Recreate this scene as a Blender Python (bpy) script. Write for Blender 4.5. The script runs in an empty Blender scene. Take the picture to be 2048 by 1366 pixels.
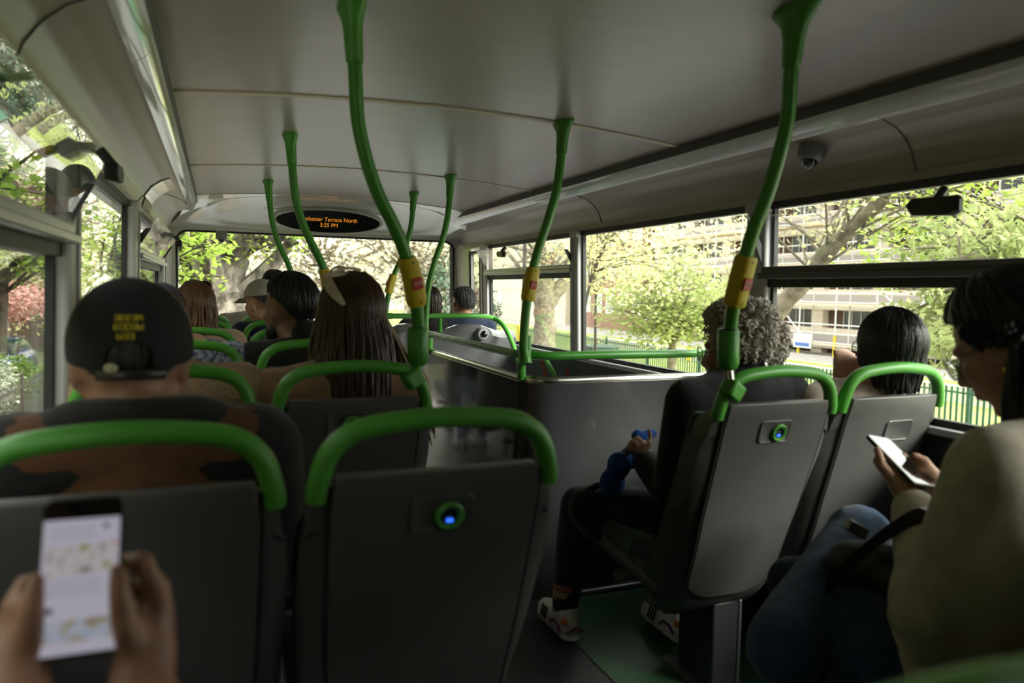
import bpy, bmesh, math, random
import numpy as np
from mathutils import Vector, Matrix
random.seed(7)
SC = bpy.context.scene
COL = SC.collection
# ------------------------------------------------------------------ camera
H = 1.17                       # lens height above the upper-deck floor
FPX = 1450.0                   # focal length in pixels of a 2048 px wide frame
def _cam_axes(vp=(436, 572), roll=0.018):
    d = np.array([(vp[0]-1024)/FPX, (vp[1]-683)/FPX, 1.0]); d /= np.linalg.norm(d)
    p = np.array([(vp[0]+1000-1024)/FPX, (vp[1]+1000*math.tan(roll)-683)/FPX, 1.0])
    up = np.cross(p, d); up /= np.linalg.norm(up)
    if up[1] > 0: up = -up
    return np.array([np.cross(d, up), d, up])
RM = _cam_axes()
CAMP = np.array([0.0, 0.0, H])
def at(px, py, x=None, y=None, z=None):
    """a point of the bus on the plane x=, y= or z= seen at that place of the photo"""
    r = RM @ np.array([(px-1024)/FPX, (py-683)/FPX, 1.0])
    for i, v in enumerate((x, y, z)):
        if v is not None:
            return Vector((CAMP + (v-CAMP[i])/r[i]*r).tolist())
cd = bpy.data.cameras.new('camera'); cam = bpy.data.objects.new('camera', cd); COL.objects.link(cam)
right, down, fwd = RM[:, 0], RM[:, 1], RM[:, 2]
M = Matrix.Identity(4)
for i in range(3):
    M[i][0] = right[i]; M[i][1] = -down[i]; M[i][2] = -fwd[i]; M[i][3] = CAMP[i]
cam.matrix_world = M
cd.sensor_width = 36.0; cd.lens = FPX/2048*36; cd.clip_start = 0.02; cd.clip_end = 400
cd.dof.use_dof = True; cd.dof.focus_distance = 4.2; cd.dof.aperture_fstop = 2.8
SC.camera = cam
# ------------------------------------------------------------------ light
w = bpy.data.worlds.new('overcast_sky'); SC.world = w; w.use_nodes = True
nt = w.node_tree; nt.nodes.clear()
bg = nt.nodes.new('ShaderNodeBackground'); wo = nt.nodes.new('ShaderNodeOutputWorld')
tc = nt.nodes.new('ShaderNodeTexCoord'); sx = nt.nodes.new('ShaderNodeSeparateXYZ'); cr = nt.nodes.new('ShaderNodeValToRGB')
nt.links.new(tc.outputs['Generated'], sx.inputs[0]); nt.links.new(sx.outputs['Z'], cr.inputs[0])
cr.color_ramp.elements[0].position = 0.0; cr.color_ramp.elements[0].color = (0.90, 0.87, 0.80, 1)
cr.color_ramp.elements[1].position = 0.6; cr.color_ramp.elements[1].color = (1.0, 0.985, 0.955, 1)
nt.links.new(cr.outputs[0], bg.inputs['Color']); nt.links.new(bg.outputs[0], wo.inputs[0])
bg.inputs['Strength'].default_value = 4.6
sd = bpy.data.lights.new('veiled_sun', 'SUN'); sd.energy = 12.0; sd.angle = 0.5; sd.color = (1, 0.97, 0.9)
so = bpy.data.objects.new('veiled_sun', sd); COL.objects.link(so); so.rotation_euler = Vector((-0.55, 0.67, -0.52)).to_track_quat('-Z', 'Y').to_euler()
SC.view_settings.view_transform = 'Standard'; SC.view_settings.look = 'None'
SC.view_settings.gamma = 1.0; SC.view_settings.use_curve_mapping = False
SC.view_settings.exposure = -0.15
SC.render.engine = 'CYCLES'
cy = SC.cycles
cy.max_bounces = 10; cy.diffuse_bounces = 5; cy.glossy_bounces = 4; cy.transparent_max_bounces = 24; cy.transmission_bounces = 4
cy.caustics_reflective = False; cy.caustics_refractive = False; cy.use_denoising = True
cy.sample_clamp_indirect = 6.0
# ------------------------------------------------------------------ mesh helpers
class MB:
    def __init__(s): s.v = []; s.f = []
    def add(s, vs, fs):
        o = len(s.v); s.v += [tuple(v) for v in vs]; s.f += [tuple(i+o for i in f) for f in fs]; return s
    def box(s, lo, hi, rot=None, piv=None):
        c = [(x, y, z) for x in (lo[0], hi[0]) for y in (lo[1], hi[1]) for z in (lo[2], hi[2])]
        if rot is not None:
            piv = Vector(piv) if piv is not None else (Vector(lo)+Vector(hi))/2
            c = [rot @ (Vector(p)-piv) + piv for p in c]
        return s.add(c, [(0,1,3,2),(4,6,7,5),(0,4,5,1),(2,3,7,6),(0,2,6,4),(1,5,7,3)])
    def loft(s, rings, caps=True, closed=True):
        n = len(rings[0]); vs = [p for r in rings for p in r]; fs = []
        for i in range(len(rings)-1):
            for j in range(n if closed else n-1):
                a, b = i*n+j, i*n+(j+1) % n
                fs.append((a, b, b+n, a+n))
        if caps and closed:
            fs.append(tuple(range(n-1, -1, -1))); fs.append(tuple((len(rings)-1)*n+j for j in range(n)))
        return s.add(vs, fs)
    def tube(s, pts, r, n=10, caps=True, flat=1.0):
        pts = [Vector(p) for p in pts]; m = len(pts)
        rs = r if isinstance(r, (list, tuple)) else [r]*m
        rings = []; ref = None
        for i, p in enumerate(pts):
            t = (pts[min(i+1, m-1)]-pts[max(i-1, 0)])
            t = t.normalized() if t.length > 1e-9 else Vector((0, 0, 1))
            if ref is None:
                ref = Vector((0, 0, 1)) if abs(t.z) < 0.9 else Vector((0, 1, 0))
            u = (ref - t*ref.dot(t))
            u = u.normalized() if u.length > 1e-6 else t.orthogonal().normalized()
            ref = u; w_ = t.cross(u)
            rings.append([p + (u*math.cos(a)*rs[i] + w_*math.sin(a)*rs[i]*flat) for a in [2*math.pi*k/n for k in range(n)]])
        return s.loft(rings, caps)
    def ell(s, c, r, rot=None, n=14, m=9):
        c = Vector(c); vs = []; fs = []
        if not isinstance(r, (list, tuple)): r = (r, r, r)
        for i in range(1, m):
            th = math.pi*i/m
            for j in range(n):
                ph = 2*math.pi*j/n
                p = Vector((r[0]*math.sin(th)*math.cos(ph), r[1]*math.sin(th)*math.sin(ph), r[2]*math.cos(th)))
                vs.append(c + (rot @ p if rot is not None else p))
        for i in range(m-2):
            for j in range(n):
                a, b = i*n+j, i*n+(j+1) % n
                fs.append((a, a+n, b+n, b))
        t = Vector((0, 0, r[2])); tb = -t
        if rot is not None: t = rot @ t; tb = rot @ tb
        vs += [c+t, c+tb]; k = len(vs)
        for j in range(n):
            fs.append((k-2, j, (j+1) % n)); fs.append((k-1, (m-2)*n+(j+1) % n, (m-2)*n+j))
        return s.add(vs, fs)
    def cap(s, p0, r0, p1, r1=None, n=12):
        if r1 is None: r1 = r0
        p0 = Vector(p0); p1 = Vector(p1); d = p1-p0
        if d.length < 1e-6: return s.ell(p0, r0)
        t = d.normalized(); pts = []; rs = []
        for a in (-1, -0.85, -0.5, 0): pts.append(p0+t*a*r0); rs.append(max(0.02*r0, r0*math.sqrt(max(0, 1-a*a))))
        for a in (0, 0.5, 0.85, 1): pts.append(p1+t*a*r1); rs.append(max(0.02*r1, r1*math.sqrt(max(0, 1-a*a))))
        u = t.orthogonal().normalized(); w_ = t.cross(u)
        return s.loft([[p + (u*math.cos(2*math.pi*k/n)+w_*math.sin(2*math.pi*k/n))*r for k in range(n)] for p, r in zip(pts, rs)])
    def chain(s, pts, rs):
        for i in range(len(pts)-1): s.cap(pts[i], rs[i], pts[i+1], rs[i+1])
        return s
    def grid(s, fn, nu, nv):
        vs = [fn(i/nu, j/nv) for j in range(nv+1) for i in range(nu+1)]
        fs = [(j*(nu+1)+i, j*(nu+1)+i+1, (j+1)*(nu+1)+i+1, (j+1)*(nu+1)+i) for j in range(nv) for i in range(nu)]
        return s.add(vs, fs)
    def slab(s, fn, nu, nv, th):
        """a grid with thickness: fn(u,v) -> point, th = offset vector or function"""
        n = (nu+1)*(nv+1)
        vs = [Vector(fn(i/nu, j/nv)) for j in range(nv+1) for i in range(nu+1)]
        off = (lambda p: p+Vector(th)) if not callable(th) else th
        fs = [(j*(nu+1)+i, j*(nu+1)+i+1, (j+1)*(nu+1)+i+1, (j+1)*(nu+1)+i) for j in range(nv) for i in range(nu)]
        f2 = [tuple(reversed([k+n for k in f])) for f in fs]
        rim = [i for i in range(nu+1)] + [j*(nu+1)+nu for j in range(1, nv+1)] + [nv*(nu+1)+i for i in range(nu-1, -1, -1)] + [j*(nu+1) for j in range(nv-1, 0, -1)]
        f3 = [(rim[(k+1) % len(rim)], rim[k], rim[k]+n, rim[(k+1) % len(rim)]+n) for k in range(len(rim))]
        return s.add(vs + [off(p) for p in vs], fs+f2+f3)
    def mesh(s, name):
        me = bpy.data.meshes.new(name); me.from_pydata([tuple(v) for v in s.v], [], s.f); me.update()
        b = bmesh.new(); b.from_mesh(me); bmesh.ops.recalc_face_normals(b, faces=b.faces); b.to_mesh(me); b.free()
        return me
def spline(pts, k=6):
    """smooth polyline through the points (Catmull-Rom)"""
    P = [Vector(p) for p in pts]; P = [P[0]*2-P[1]] + P + [P[-1]*2-P[-2]]; out = []
    for i in range(1, len(P)-2):
        for j in range(k):
            t = j/k; a, b, c, d = P[i-1], P[i], P[i+1], P[i+2]
            out.append(0.5*((2*b)+(c-a)*t+(2*a-5*b+4*c-d)*t*t+(3*b-a-3*c+d)*t**3))
    return out+[P[-2]]
def lerp(a, b, t): return a+(b-a)*t
def interp(x, xs, ys): return float(np.interp(x, xs, ys))
def obj(name, mb, mat, parent=None, smooth=True, bevel=0, world=True, ang=40, sub=0):
    me = mb.mesh(name) if isinstance(mb, MB) else mb
    o = bpy.data.objects.new(name, me); COL.objects.link(o)
    for m in (mat if isinstance(mat, (list, tuple)) else [mat]): me.materials.append(m)
    if parent is not None:
        o.parent = parent
        if world:
            q = parent; off = Vector()
            while q is not None: off += q.location; q = q.parent
            o.location = -off
    if smooth:
        me.polygons.foreach_set('use_smooth', [True]*len(me.polygons))
        try: me.set_sharp_from_angle(angle=math.radians(ang))
        except Exception: pass
    if bevel:
        b = o.modifiers.new('edge', 'BEVEL'); b.width = bevel; b.segments = 2; b.limit_method = 'ANGLE'; b.angle_limit = math.radians(35)
    if sub:
        b = o.modifiers.new('soft', 'SUBSURF'); b.levels = sub; b.render_levels = sub
    return o
def thing(name, label, cat, loc=(0, 0, 0), group=None):
    o = bpy.data.objects.new(name, None); COL.objects.link(o); o.location = loc; o.empty_display_size = 0.05
    return tag(o, label, cat, group)
def tag(o, label, cat=None, group=None, kind=None):
    o['label'] = label
    if cat: o['category'] = cat
    if group: o['group'] = group
    if kind: o['kind'] = kind
    return o
def struct(name, mb, mat, label=None, **k):
    o = obj(name, mb, mat, **k); o['kind'] = 'structure'
    if label: o['label'] = label
    return o
def voxel(mb, size, smooth=5, factor=0.5):
    """melt overlapping closed shells into one continuous skin and bake it to a mesh"""
    o = bpy.data.objects.new('melt', mb.mesh('melt')); COL.objects.link(o)
    r = o.modifiers.new('r', 'REMESH'); r.mode = 'VOXEL'; r.voxel_size = size
    if smooth:
        q = o.modifiers.new('s', 'SMOOTH'); q.iterations = smooth; q.factor = factor
    dg = bpy.context.evaluated_depsgraph_get(); me = bpy.data.meshes.new_from_object(o.evaluated_get(dg))
    me.name = 'skin'; old = o.data; bpy.data.objects.remove(o); bpy.data.meshes.remove(old)
    return me
def copy_tree(o, parent=None):
    c = o.copy(); COL.objects.link(c); c.parent = parent
    for ch in list(o.children): copy_tree(ch, c)
    return c
# ------------------------------------------------------------------ materials
def mat(name, col, rough=0.5, metal=0.0, spec=0.5, coat=0.0, noise=0.0, nscale=20, bump=0.0, bscale=60, col2=None, emit=None, est=1.0, sheen=0.0, stretch=None, trans=0.0):
    m = bpy.data.materials.new(name); m.use_nodes = True; t = m.node_tree; b = t.nodes['Principled BSDF']
    b.inputs['Base Color'].default_value = (*col, 1); b.inputs['Roughness'].default_value = rough; b.inputs['Metallic'].default_value = metal
    b.inputs['Specular IOR Level'].default_value = spec; b.inputs['Coat Weight'].default_value = coat; b.inputs['Coat Roughness'].default_value = 0.06
    if sheen: b.inputs['Sheen Weight'].default_value = sheen
    if emit: b.inputs['Emission Color'].default_value = (*emit, 1); b.inputs['Emission Strength'].default_value = est
    if noise or bump or col2:
        tx = t.nodes.new('ShaderNodeTexCoord'); mp = t.nodes.new('ShaderNodeMapping'); t.links.new(tx.outputs['Object'], mp.inputs[0])
        if stretch: mp.inputs['Scale'].default_value = stretch
    if noise or col2:
        n = t.nodes.new('ShaderNodeTexNoise'); n.inputs['Scale'].default_value = nscale; n.inputs['Detail'].default_value = 6
        t.links.new(mp.outputs[0], n.inputs['Vector']); r = t.nodes.new('ShaderNodeValToRGB')
        c2 = col2 if col2 else tuple(max(0, c*(1-noise)) for c in col)
        c1 = col if col2 else tuple(min(1, c*(1+noise)) for c in col)
        r.color_ramp.elements[0].color = (*c2, 1); r.color_ramp.elements[1].color = (*c1, 1)
        r.color_ramp.elements[0].position = 0.35; r.color_ramp.elements[1].position = 0.65
        t.links.new(n.outputs['Fac'], r.inputs[0]); t.links.new(r.outputs[0], b.inputs['Base Color'])
    if bump:
        n2 = t.nodes.new('ShaderNodeTexNoise'); n2.inputs['Scale'].default_value = bscale; n2.inputs['Detail'].default_value = 4
        t.links.new(mp.outputs[0], n2.inputs['Vector']); bp = t.nodes.new('ShaderNodeBump'); bp.inputs['Strength'].default_value = bump; bp.inputs['Distance'].default_value = 0.01
        t.links.new(n2.outputs['Fac'], bp.inputs['Height']); t.links.new(bp.outputs[0], b.inputs['Normal'])
    return m
def glass_mat(name, tint=(0.93, 0.96, 0.93), base=0.03, top=0.55, power=4.0):
    m = bpy.data.materials.new(name); m.use_nodes = True; t = m.node_tree; t.nodes.clear()
    o = t.nodes.new('ShaderNodeOutputMaterial'); mx = t.nodes.new('ShaderNodeMixShader'); tr = t.nodes.new('ShaderNodeBsdfTransparent'); gl = t.nodes.new('ShaderNodeBsdfGlossy')
    tr.inputs[0].default_value = (*tint, 1); gl.inputs['Roughness'].default_value = 0.0; gl.inputs[0].default_value = (1, 1, 1, 1)
    lw = t.nodes.new('ShaderNodeLayerWeight'); lw.inputs['Blend'].default_value = 0.5
    pw = t.nodes.new('ShaderNodeMath'); pw.operation = 'POWER'; pw.inputs[1].default_value = power
    ma = t.nodes.new('ShaderNodeMath'); ma.operation = 'MULTIPLY_ADD'; ma.inputs[1].default_value = top; ma.inputs[2].default_value = base
    t.links.new(lw.outputs['Facing'], pw.inputs[0]); t.links.new(pw.outputs[0], ma.inputs[0]); t.links.new(ma.outputs[0], mx.inputs[0])
    t.links.new(tr.outputs[0], mx.inputs[1]); t.links.new(gl.outputs[0], mx.inputs[2]); t.links.new(mx.outputs[0], o.inputs[0])
    return m
def leaf_mat(name, c1, c2, tr=0.5):
    m = bpy.data.materials.new(name); m.use_nodes = True; t = m.node_tree; t.nodes.clear()
    o = t.nodes.new('ShaderNodeOutputMaterial'); mx = t.nodes.new('ShaderNodeMixShader'); d = t.nodes.new('ShaderNodeBsdfDiffuse'); tl = t.nodes.new('ShaderNodeBsdfTranslucent')
    tx = t.nodes.new('ShaderNodeTexCoord'); n = t.nodes.new('ShaderNodeTexNoise'); n.inputs['Scale'].default_value = 1.7; n.inputs['Detail'].default_value = 8
    r = t.nodes.new('ShaderNodeValToRGB'); r.color_ramp.elements[0].color = (*c1, 1); r.color_ramp.elements[1].color = (*c2, 1)
    r.color_ramp.elements[0].position = 0.35; r.color_ramp.elements[1].position = 0.65
    t.links.new(tx.outputs['Object'], n.inputs['Vector']); t.links.new(n.outputs['Fac'], r.inputs[0])
    t.links.new(r.outputs[0], d.inputs[0]); t.links.new(r.outputs[0], tl.inputs[0]); mx.inputs[0].default_value = tr
    t.links.new(d.outputs[0], mx.inputs[1]); t.links.new(tl.outputs[0], mx.inputs[2]); t.links.new(mx.outputs[0], o.inputs[0])
    return m
CEIL = mat('ceiling_panel', (0.42, 0.368, 0.338), 0.30, spec=0.5, noise=0.03, nscale=6, bump=0.02, bscale=25, stretch=(1, 3, 1))
COVE = mat('cove_panel', (0.42, 0.368, 0.325), 0.32, noise=0.03, nscale=5)
DOME = mat('front_moulding', (0.66, 0.65, 0.62), 0.12, coat=0.6)
TRIMC = mat('cream_joint', (0.72, 0.62, 0.48), 0.5)
STRIP = mat('light_cover', (0.78, 0.78, 0.80), 0.10, coat=0.7)
GROOVE = mat('dark_channel', (0.10, 0.10, 0.10), 0.5)
PILLAR = mat('pillar_cladding', (0.52, 0.51, 0.50), 0.40)
RUBBER = mat('black_seal', (0.015, 0.015, 0.015), 0.5)
WALLM = mat('lower_side_panel', (0.055, 0.058, 0.06), 0.5, bump=0.05, bscale=300)
ALU = mat('brushed_aluminium', (0.42, 0.43, 0.45), 0.32, metal=0.8)
LEDGE = mat('pale_ledge', (0.42, 0.42, 0.44), 0.35)
GLASS = glass_mat('window_glass')
HOPGL = glass_mat('hopper_glass', (0.88, 0.91, 0.89), 0.06, 0.6, 3.0)
GREEN = mat('green_plastic', (0.075, 0.31, 0.035), 0.42, bump=0.03, bscale=400)
GREENP = mat('green_pole', (0.065, 0.29, 0.035), 0.33, noise=0.06, nscale=90)
SEATP = mat('grey_seat_plastic', (0.085, 0.080, 0.079), 0.44, noise=0.05, nscale=12, bump=0.03, bscale=500)
SEATD = mat('dark_seat_groove', (0.02, 0.02, 0.02), 0.6)
BLACKP = mat('black_plastic', (0.018, 0.018, 0.018), 0.35)
YELLOW = mat('yellow_housing', (0.66, 0.50, 0.015), 0.45)
RED = mat('red_button', (0.55, 0.025, 0.025), 0.4)
WHITE = mat('white_print', (0.8, 0.8, 0.8), 0.5)
SHINY = mat('glossy_grey_moulding', (0.060, 0.060, 0.062), 0.10, coat=1.0, noise=0.06, nscale=4)
SHINYL = mat('mid_grey_moulding', (0.11, 0.11, 0.115), 0.14, coat=0.8)
CHROME = mat('polished_trim', (0.55, 0.53, 0.48), 0.2, metal=1.0)
def fabric_mat():
    m = mat('seat_moquette', (0.03, 0.03, 0.035), 0.95, sheen=0.2); t = m.node_tree; b = t.nodes['Principled BSDF']
    tx = t.nodes.new('ShaderNodeTexCoord'); v = t.nodes.new('ShaderNodeTexVoronoi'); v.inputs['Scale'].default_value = 26
    r = t.nodes.new('ShaderNodeValToRGB'); r.color_ramp.interpolation = 'CONSTANT'
    e = r.color_ramp.elements; e[0].color = (0.02, 0.022, 0.025, 1); e[1].position = 0.55; e[1].color = (0.02, 0.10, 0.045, 1)
    q = e.new(0.78); q.color = (0.035, 0.03, 0.03, 1); q = e.new(0.93); q.color = (0.2, 0.02, 0.02, 1)
    sp = t.nodes.new('ShaderNodeSeparateColor')
    t.links.new(tx.outputs['Object'], v.inputs['Vector']); t.links.new(v.outputs['Color'], sp.inputs[0]); t.links.new(sp.outputs[0], r.inputs[0]); t.links.new(r.outputs[0], b.inputs['Base Color'])
    return m
MOQ = fabric_mat()
def floor_mat():
    m = mat('speckled_vinyl', (0.03, 0.03, 0.032), 0.42); t = m.node_tree; b = t.nodes['Principled BSDF']
    tx = t.nodes.new('ShaderNodeTexCoord'); n = t.nodes.new('ShaderNodeTexNoise'); n.inputs['Scale'].default_value = 260; n.inputs['Detail'].default_value = 2
    r = t.nodes.new('ShaderNodeValToRGB'); r.color_ramp.elements[0].position = 0.56; r.color_ramp.elements[1].position = 0.68
    r.color_ramp.elements[0].color = (0.028, 0.029, 0.03, 1); r.color_ramp.elements[1].color = (0.16, 0.16, 0.165, 1)
    r2 = t.nodes.new('ShaderNodeValToRGB'); r2.color_ramp.elements[0].position = 0.5; r2.color_ramp.elements[1].position = 0.66
    r2.color_ramp.elements[0].color = (0.018, 0.055, 0.025, 1); r2.color_ramp.elements[1].color = (0.09, 0.25, 0.11, 1)
    s = t.nodes.new('ShaderNodeSeparateXYZ'); g = t.nodes.new('ShaderNodeMath'); g.operation = 'GREATER_THAN'; g.inputs[1].default_value = 1.10
    # the green pad lies between the aisle strip and the right-hand wall, its edge running slightly askew
    a = t.nodes.new('ShaderNodeMath'); a.operation = 'MULTIPLY_ADD'; a.inputs[1].default_value = 0.18
    mx = t.nodes.new('ShaderNodeMix'); mx.data_type = 'RGBA'
    t.links.new(tx.outputs['Object'], n.inputs['Vector']); t.links.new(n.outputs['Fac'], r.inputs[0]); t.links.new(n.outputs['Fac'], r2.inputs[0])
    t.links.new(tx.outputs['Object'], s.inputs[0]); t.links.new(s.outputs['X'], g.inputs[0])
    t.links.new(g.outputs[0], mx.inputs['Factor']); t.links.new(r.outputs[0], mx.inputs['A']); t.links.new(r2.outputs[0], mx.inputs['B']); t.links.new(mx.outputs['Result'], b.inputs['Base Color'])
    return m
FLOORM = floor_mat()
# ================================================================== bus shell
XC = 0.785; SILL = 0.815; WTOP = 1.513; YB = -0.95
def hw(z): return 1.155-(z-SILL)*0.029           # half width of the side walls at height z
def wx(side, z, off=0.0): return XC+side*(hw(z)-off)
def zceil(d): return H+0.585+0.048*(1-(d/0.911)**2)
PROF = [(0.955, 0.512), (0.975, 0.509), (1.03, 0.494), (1.075, 0.468), (1.108, 0.43), (1.126, 0.388), (1.136, 0.343)]
def wallbox(mb, side, y0, y1, z0, z1, o0, o1):
    """a box against a side wall; o0/o1 measured inwards from the wall plane"""
    c = [Vector((wx(side, z, o), y, z)) for y in (y0, y1) for z in (z0, z1) for o in (o0, o1)]
    return mb.add(c, [(0,1,3,2),(4,6,7,5),(0,4,5,1),(2,3,7,6),(0,2,6,4),(1,5,7,3)])
m = MB()
m.box((XC-1.2, YB, -0.05), (1.095, 6.1, 0.0)); m.box((1.09, YB, -0.05), (XC+1.2, 2.47, 0.0)); m.box((1.09, 4.62, -0.05), (XC+1.2, 6.1, 0.0))
struct('floor', m, FLOORM, 'dark speckled vinyl bus floor with a green pad on the right side', smooth=False)
m = MB(); m.slab(lambda u, v: (XC+lerp(-0.915, 0.915, u), lerp(YB, 5.2, v), zceil(lerp(-0.915, 0.915, u))), 24, 2, (0, 0, 0.03))
struct('ceiling', m, CEIL, 'pale arched bus ceiling of large flat panels')
for k, (y, wd) in enumerate([(2.467, 0.016), (3.92, 0.012), (5.14, 0.009), (0.95, 0.016)]):
    m = MB(); m.slab(lambda u, v: (XC+lerp(-0.905, 0.905, u), y+(v-0.5)*2*wd, zceil(lerp(-0.905, 0.905, u))-0.004), 24, 1, (0, 0, 0.012))
    struct('trim_%d' % (k+1), m, TRIMC, 'cream joint strip across the ceiling panels')
for side, nm in ((-1, 'left'), (1, 'right')):
    m = MB()
    prof = [(XC+side*d, H+z) for d, z in PROF]
    def cv(u, v):
        x = np.interp(u, np.linspace(0, 1, len(prof)), [p[0] for p in prof]); z = np.interp(u, np.linspace(0, 1, len(prof)), [p[1] for p in prof])
        return (x, lerp(YB, 5.86, v), z)
    m.slab(cv, 24, 2, (side*0.02, 0, 0.02))
    cove = struct('wall_%s_cove' % nm, m, COVE, 'pale curved cove panel above the %s-hand windows' % ('nearside' if side < 0 else 'offside'))
    # panel joints: thin dark S-shaped gaps running down the cove
    ends = [((1758, 237), (1833, 365)), ((1150, 390), (1205, 460))] if side > 0 else [((217, 8), (12, 120)), ((378, 330), (268, 362))]
    for (ta, ba) in ends:
        y0_ = at(*ta, x=prof[0][0]).y; y1_ = at(*ba, x=prof[-1][0]).y; pts = []
        for t in np.linspace(0, 1, 16):
            p = cv(t, 0); pts.append((p[0]-side*0.001, lerp(y0_, y1_, 1-(1-t)**2), p[2]-0.001))
        obj('joint', MB().tube(pts, 0.0022, 6), GROOVE, cove)
    if side < 0:
        pst = thing('cove_poster', 'glossy curved poster of silver and dark red on the left cove near the front', 'poster', (prof[3][0], 4.1, prof[3][1]))
        for nm, t0, t1, mt in (('silver_area', 0.22, 0.68, mat('poster_silver', (0.62, 0.63, 0.65), 0.12, coat=0.8)), ('red_area', 0.68, 0.97, mat('poster_red', (0.16, 0.03, 0.03), 0.2, coat=0.6))):
            m = MB(); m.slab(lambda u, v: (lambda p: (p[0]+0.004, lerp(4.02, 4.42, v)-0.22*(1-u)*(t1-t0)-(0.10 if t0 < 0.5 else 0.0), p[2]-0.004))(cv(lerp(t0, t1, u), 0)), 14, 3, (-0.003, 0, 0.003)); obj(nm, m, mt, pst)
    m = MB(); m.box((XC+side*0.905 if side > 0 else XC-0.925, YB, H+0.55), (XC+0.925 if side > 0 else XC-0.905, 5.8, H+0.60))
    struct('trim_%d' % (5 if side < 0 else 6), m, GROOVE, 'dark channel between ceiling and the %s light cover' % ('nearside' if side < 0 else 'offside'), smooth=False)
    st = thing('light_cover', 'long glossy grey light cover along the %s ceiling edge' % ('left' if side < 0 else 'right'), 'light cover', (XC+side*0.93, 1.8, H+0.53), 'light covers')
    a, b = (XC+side*0.908, H+0.556), (XC+side*0.962, H+0.506)
    nx, nz = -side*0.012, -0.010
    for (y0, y1) in ((YB, 1.9), (1.905, 3.9), (3.905, 5.3), (5.305, 5.84)):
        m = MB()
        def sf(u, v):
            bul = math.sin(math.pi*u)*0.006
            return (lerp(a[0], b[0], u)-side*bul*0.7, lerp(y0, y1, v), lerp(a[1], b[1], u)-bul*0.7)
        m.slab(sf, 8, 1, (side*0.02, 0, 0.02))
        obj('cover_panel' if y1 < 5.5 else 'end_cap', m, STRIP, st)
    # side wall under the windows
    m = MB()
    low = -1.6 if side > 0 else 0.0
    m.add([(wx(side, z, o), y, z) for y in (YB, 6.0) for z in (low, SILL-0.02) for o in (-0.05, 0.0)], [(0,1,3,2),(4,6,7,5),(0,4,5,1),(2,3,7,6),(0,2,6,4),(1,5,7,3)])
    struct('wall_%s' % nm, m, WALLM, 'dark lower side panel of the bus', smooth=False)
    m = MB(); wallbox(m, side, YB, 5.75, SILL-0.035, SILL-0.012, -0.02, 0.045)
    struct('trim_%d' % (7 if side < 0 else 8), m, LEDGE, 'pale metal ledge under the %s windows' % ('left' if side < 0 else 'right'), bevel=0.006)
    # pillars
    ps = [(1.975, 2.09), (3.40, 3.56), (5.12, 5.30)] if side < 0 else [(2.165, 2.265), (3.69, 3.775), (5.20, 5.31)]
    ps = [(-0.90, -0.42)] + ps
    for k, (y0, y1) in enumerate(ps):
        m = MB(); wallbox(m, side, y0, y1, SILL-0.012, WTOP+0.005, -0.012, 0.038)
        p = struct('wall_%s_pillar_%d' % (nm, k), m, PILLAR, 'grey window pillar of the %s wall' % nm, bevel=0.012)
        m = MB(); wallbox(m, side, y1-0.035, y1-0.005, SILL-0.01, WTOP, 0.036, 0.044); obj('cover_strip', m, LEDGE, p, bevel=0.004)
        m = MB(); wallbox(m, side, y0-0.004, y1+0.004, WTOP-0.03, WTOP+0.006, 0.0, 0.046); obj('bracket', m, PILLAR, p, bevel=0.004)
    spans = [(ps[k][1], ps[k+1][0], (k+1) % 2) for k in range(3)]
    for k, (y0, y1, hop) in enumerate(spans):
        n = k+1 if side < 0 else k+4
        m = MB()
        bt = 0.022
        wallbox(m, side, y0, y1, SILL-0.012, SILL+0.008, -0.012, 0.012); wallbox(m, side, y0, y1, WTOP-bt, WTOP+0.004, -0.012, 0.016)
        wallbox(m, side, y0-0.005, y0+0.014, SILL, WTOP, -0.012, 0.006); wallbox(m, side, y1-0.014, y1+0.005, SILL, WTOP, -0.012, 0.006)
        wd = struct('window_%d' % n, m, RUBBER, 'black rubber framed bus side window', smooth=False)
        zb = (1.232 if side > 0 else 1.262) if k == 0 else 1.285
        ztop = (zb-0.02) if hop else WTOP-bt
        m = MB(); wallbox(m, side, y0+0.014, y1-0.014, SILL+0.008, ztop, -0.008, -0.003); obj('glass_pane', m, GLASS, wd, smooth=False)
        if hop:
            m = MB(); wallbox(m, side, y0, y1, zb-0.03, zb+0.002, -0.03, 0.02); obj('seal', m, RUBBER, wd, smooth=False)
            m = MB(); wallbox(m, side, y0-0.02, y1+0.02, zb, zb+0.022, -0.01, 0.058); wallbox(m, side, y0-0.01, y1+0.01, zb+0.02, zb+0.046, -0.01, 0.046)
            obj('transom', m, ALU if not (side > 0 and k == 0) else GROOVE, wd, bevel=0.004)
            zt = WTOP-0.045
            L = zb+0.046
            def pane(u, v):
                z = lerp(L, zt, v); return Vector((wx(side, L, lerp(0.03, 0.115, v)), lerp(y0-0.015, y1+0.015, u), z))
            m = MB(); m.slab(pane, 1, 1, (side*0.005, 0, 0.001)); hp = obj('hopper_pane', m, HOPGL, wd, smooth=False)
            # side cheeks (wedges) at both ends and the black pull handle
            for ye in (y0-0.018, y1+0.012):
                m = MB(); a0 = pane(0, 0); a1 = pane(0, 0.62); 
                c = [(wx(side, L, -0.005), ye, L), (a0.x-side*0.006, ye, L), (a1.x-side*0.006, ye, a1.z), (a1.x+side*0.016, ye, a1.z)]
                m.loft([c, [(x, y+0.006, z) for x, y, z in c]]); obj('stay', m, BLACKP, wd, smooth=False)
            hs = 1.3 if (k == 0 and side > 0) else 1.0
            hy = (at(1868, 422, x=wx(1, 1.46, 0.13)).y if k == 0 else 4.62) if side > 0 else (1.87 if k == 0 else 4.9)
            e = pane((hy-y0)/(y1-y0), 0.97)
            m = MB()
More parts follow.
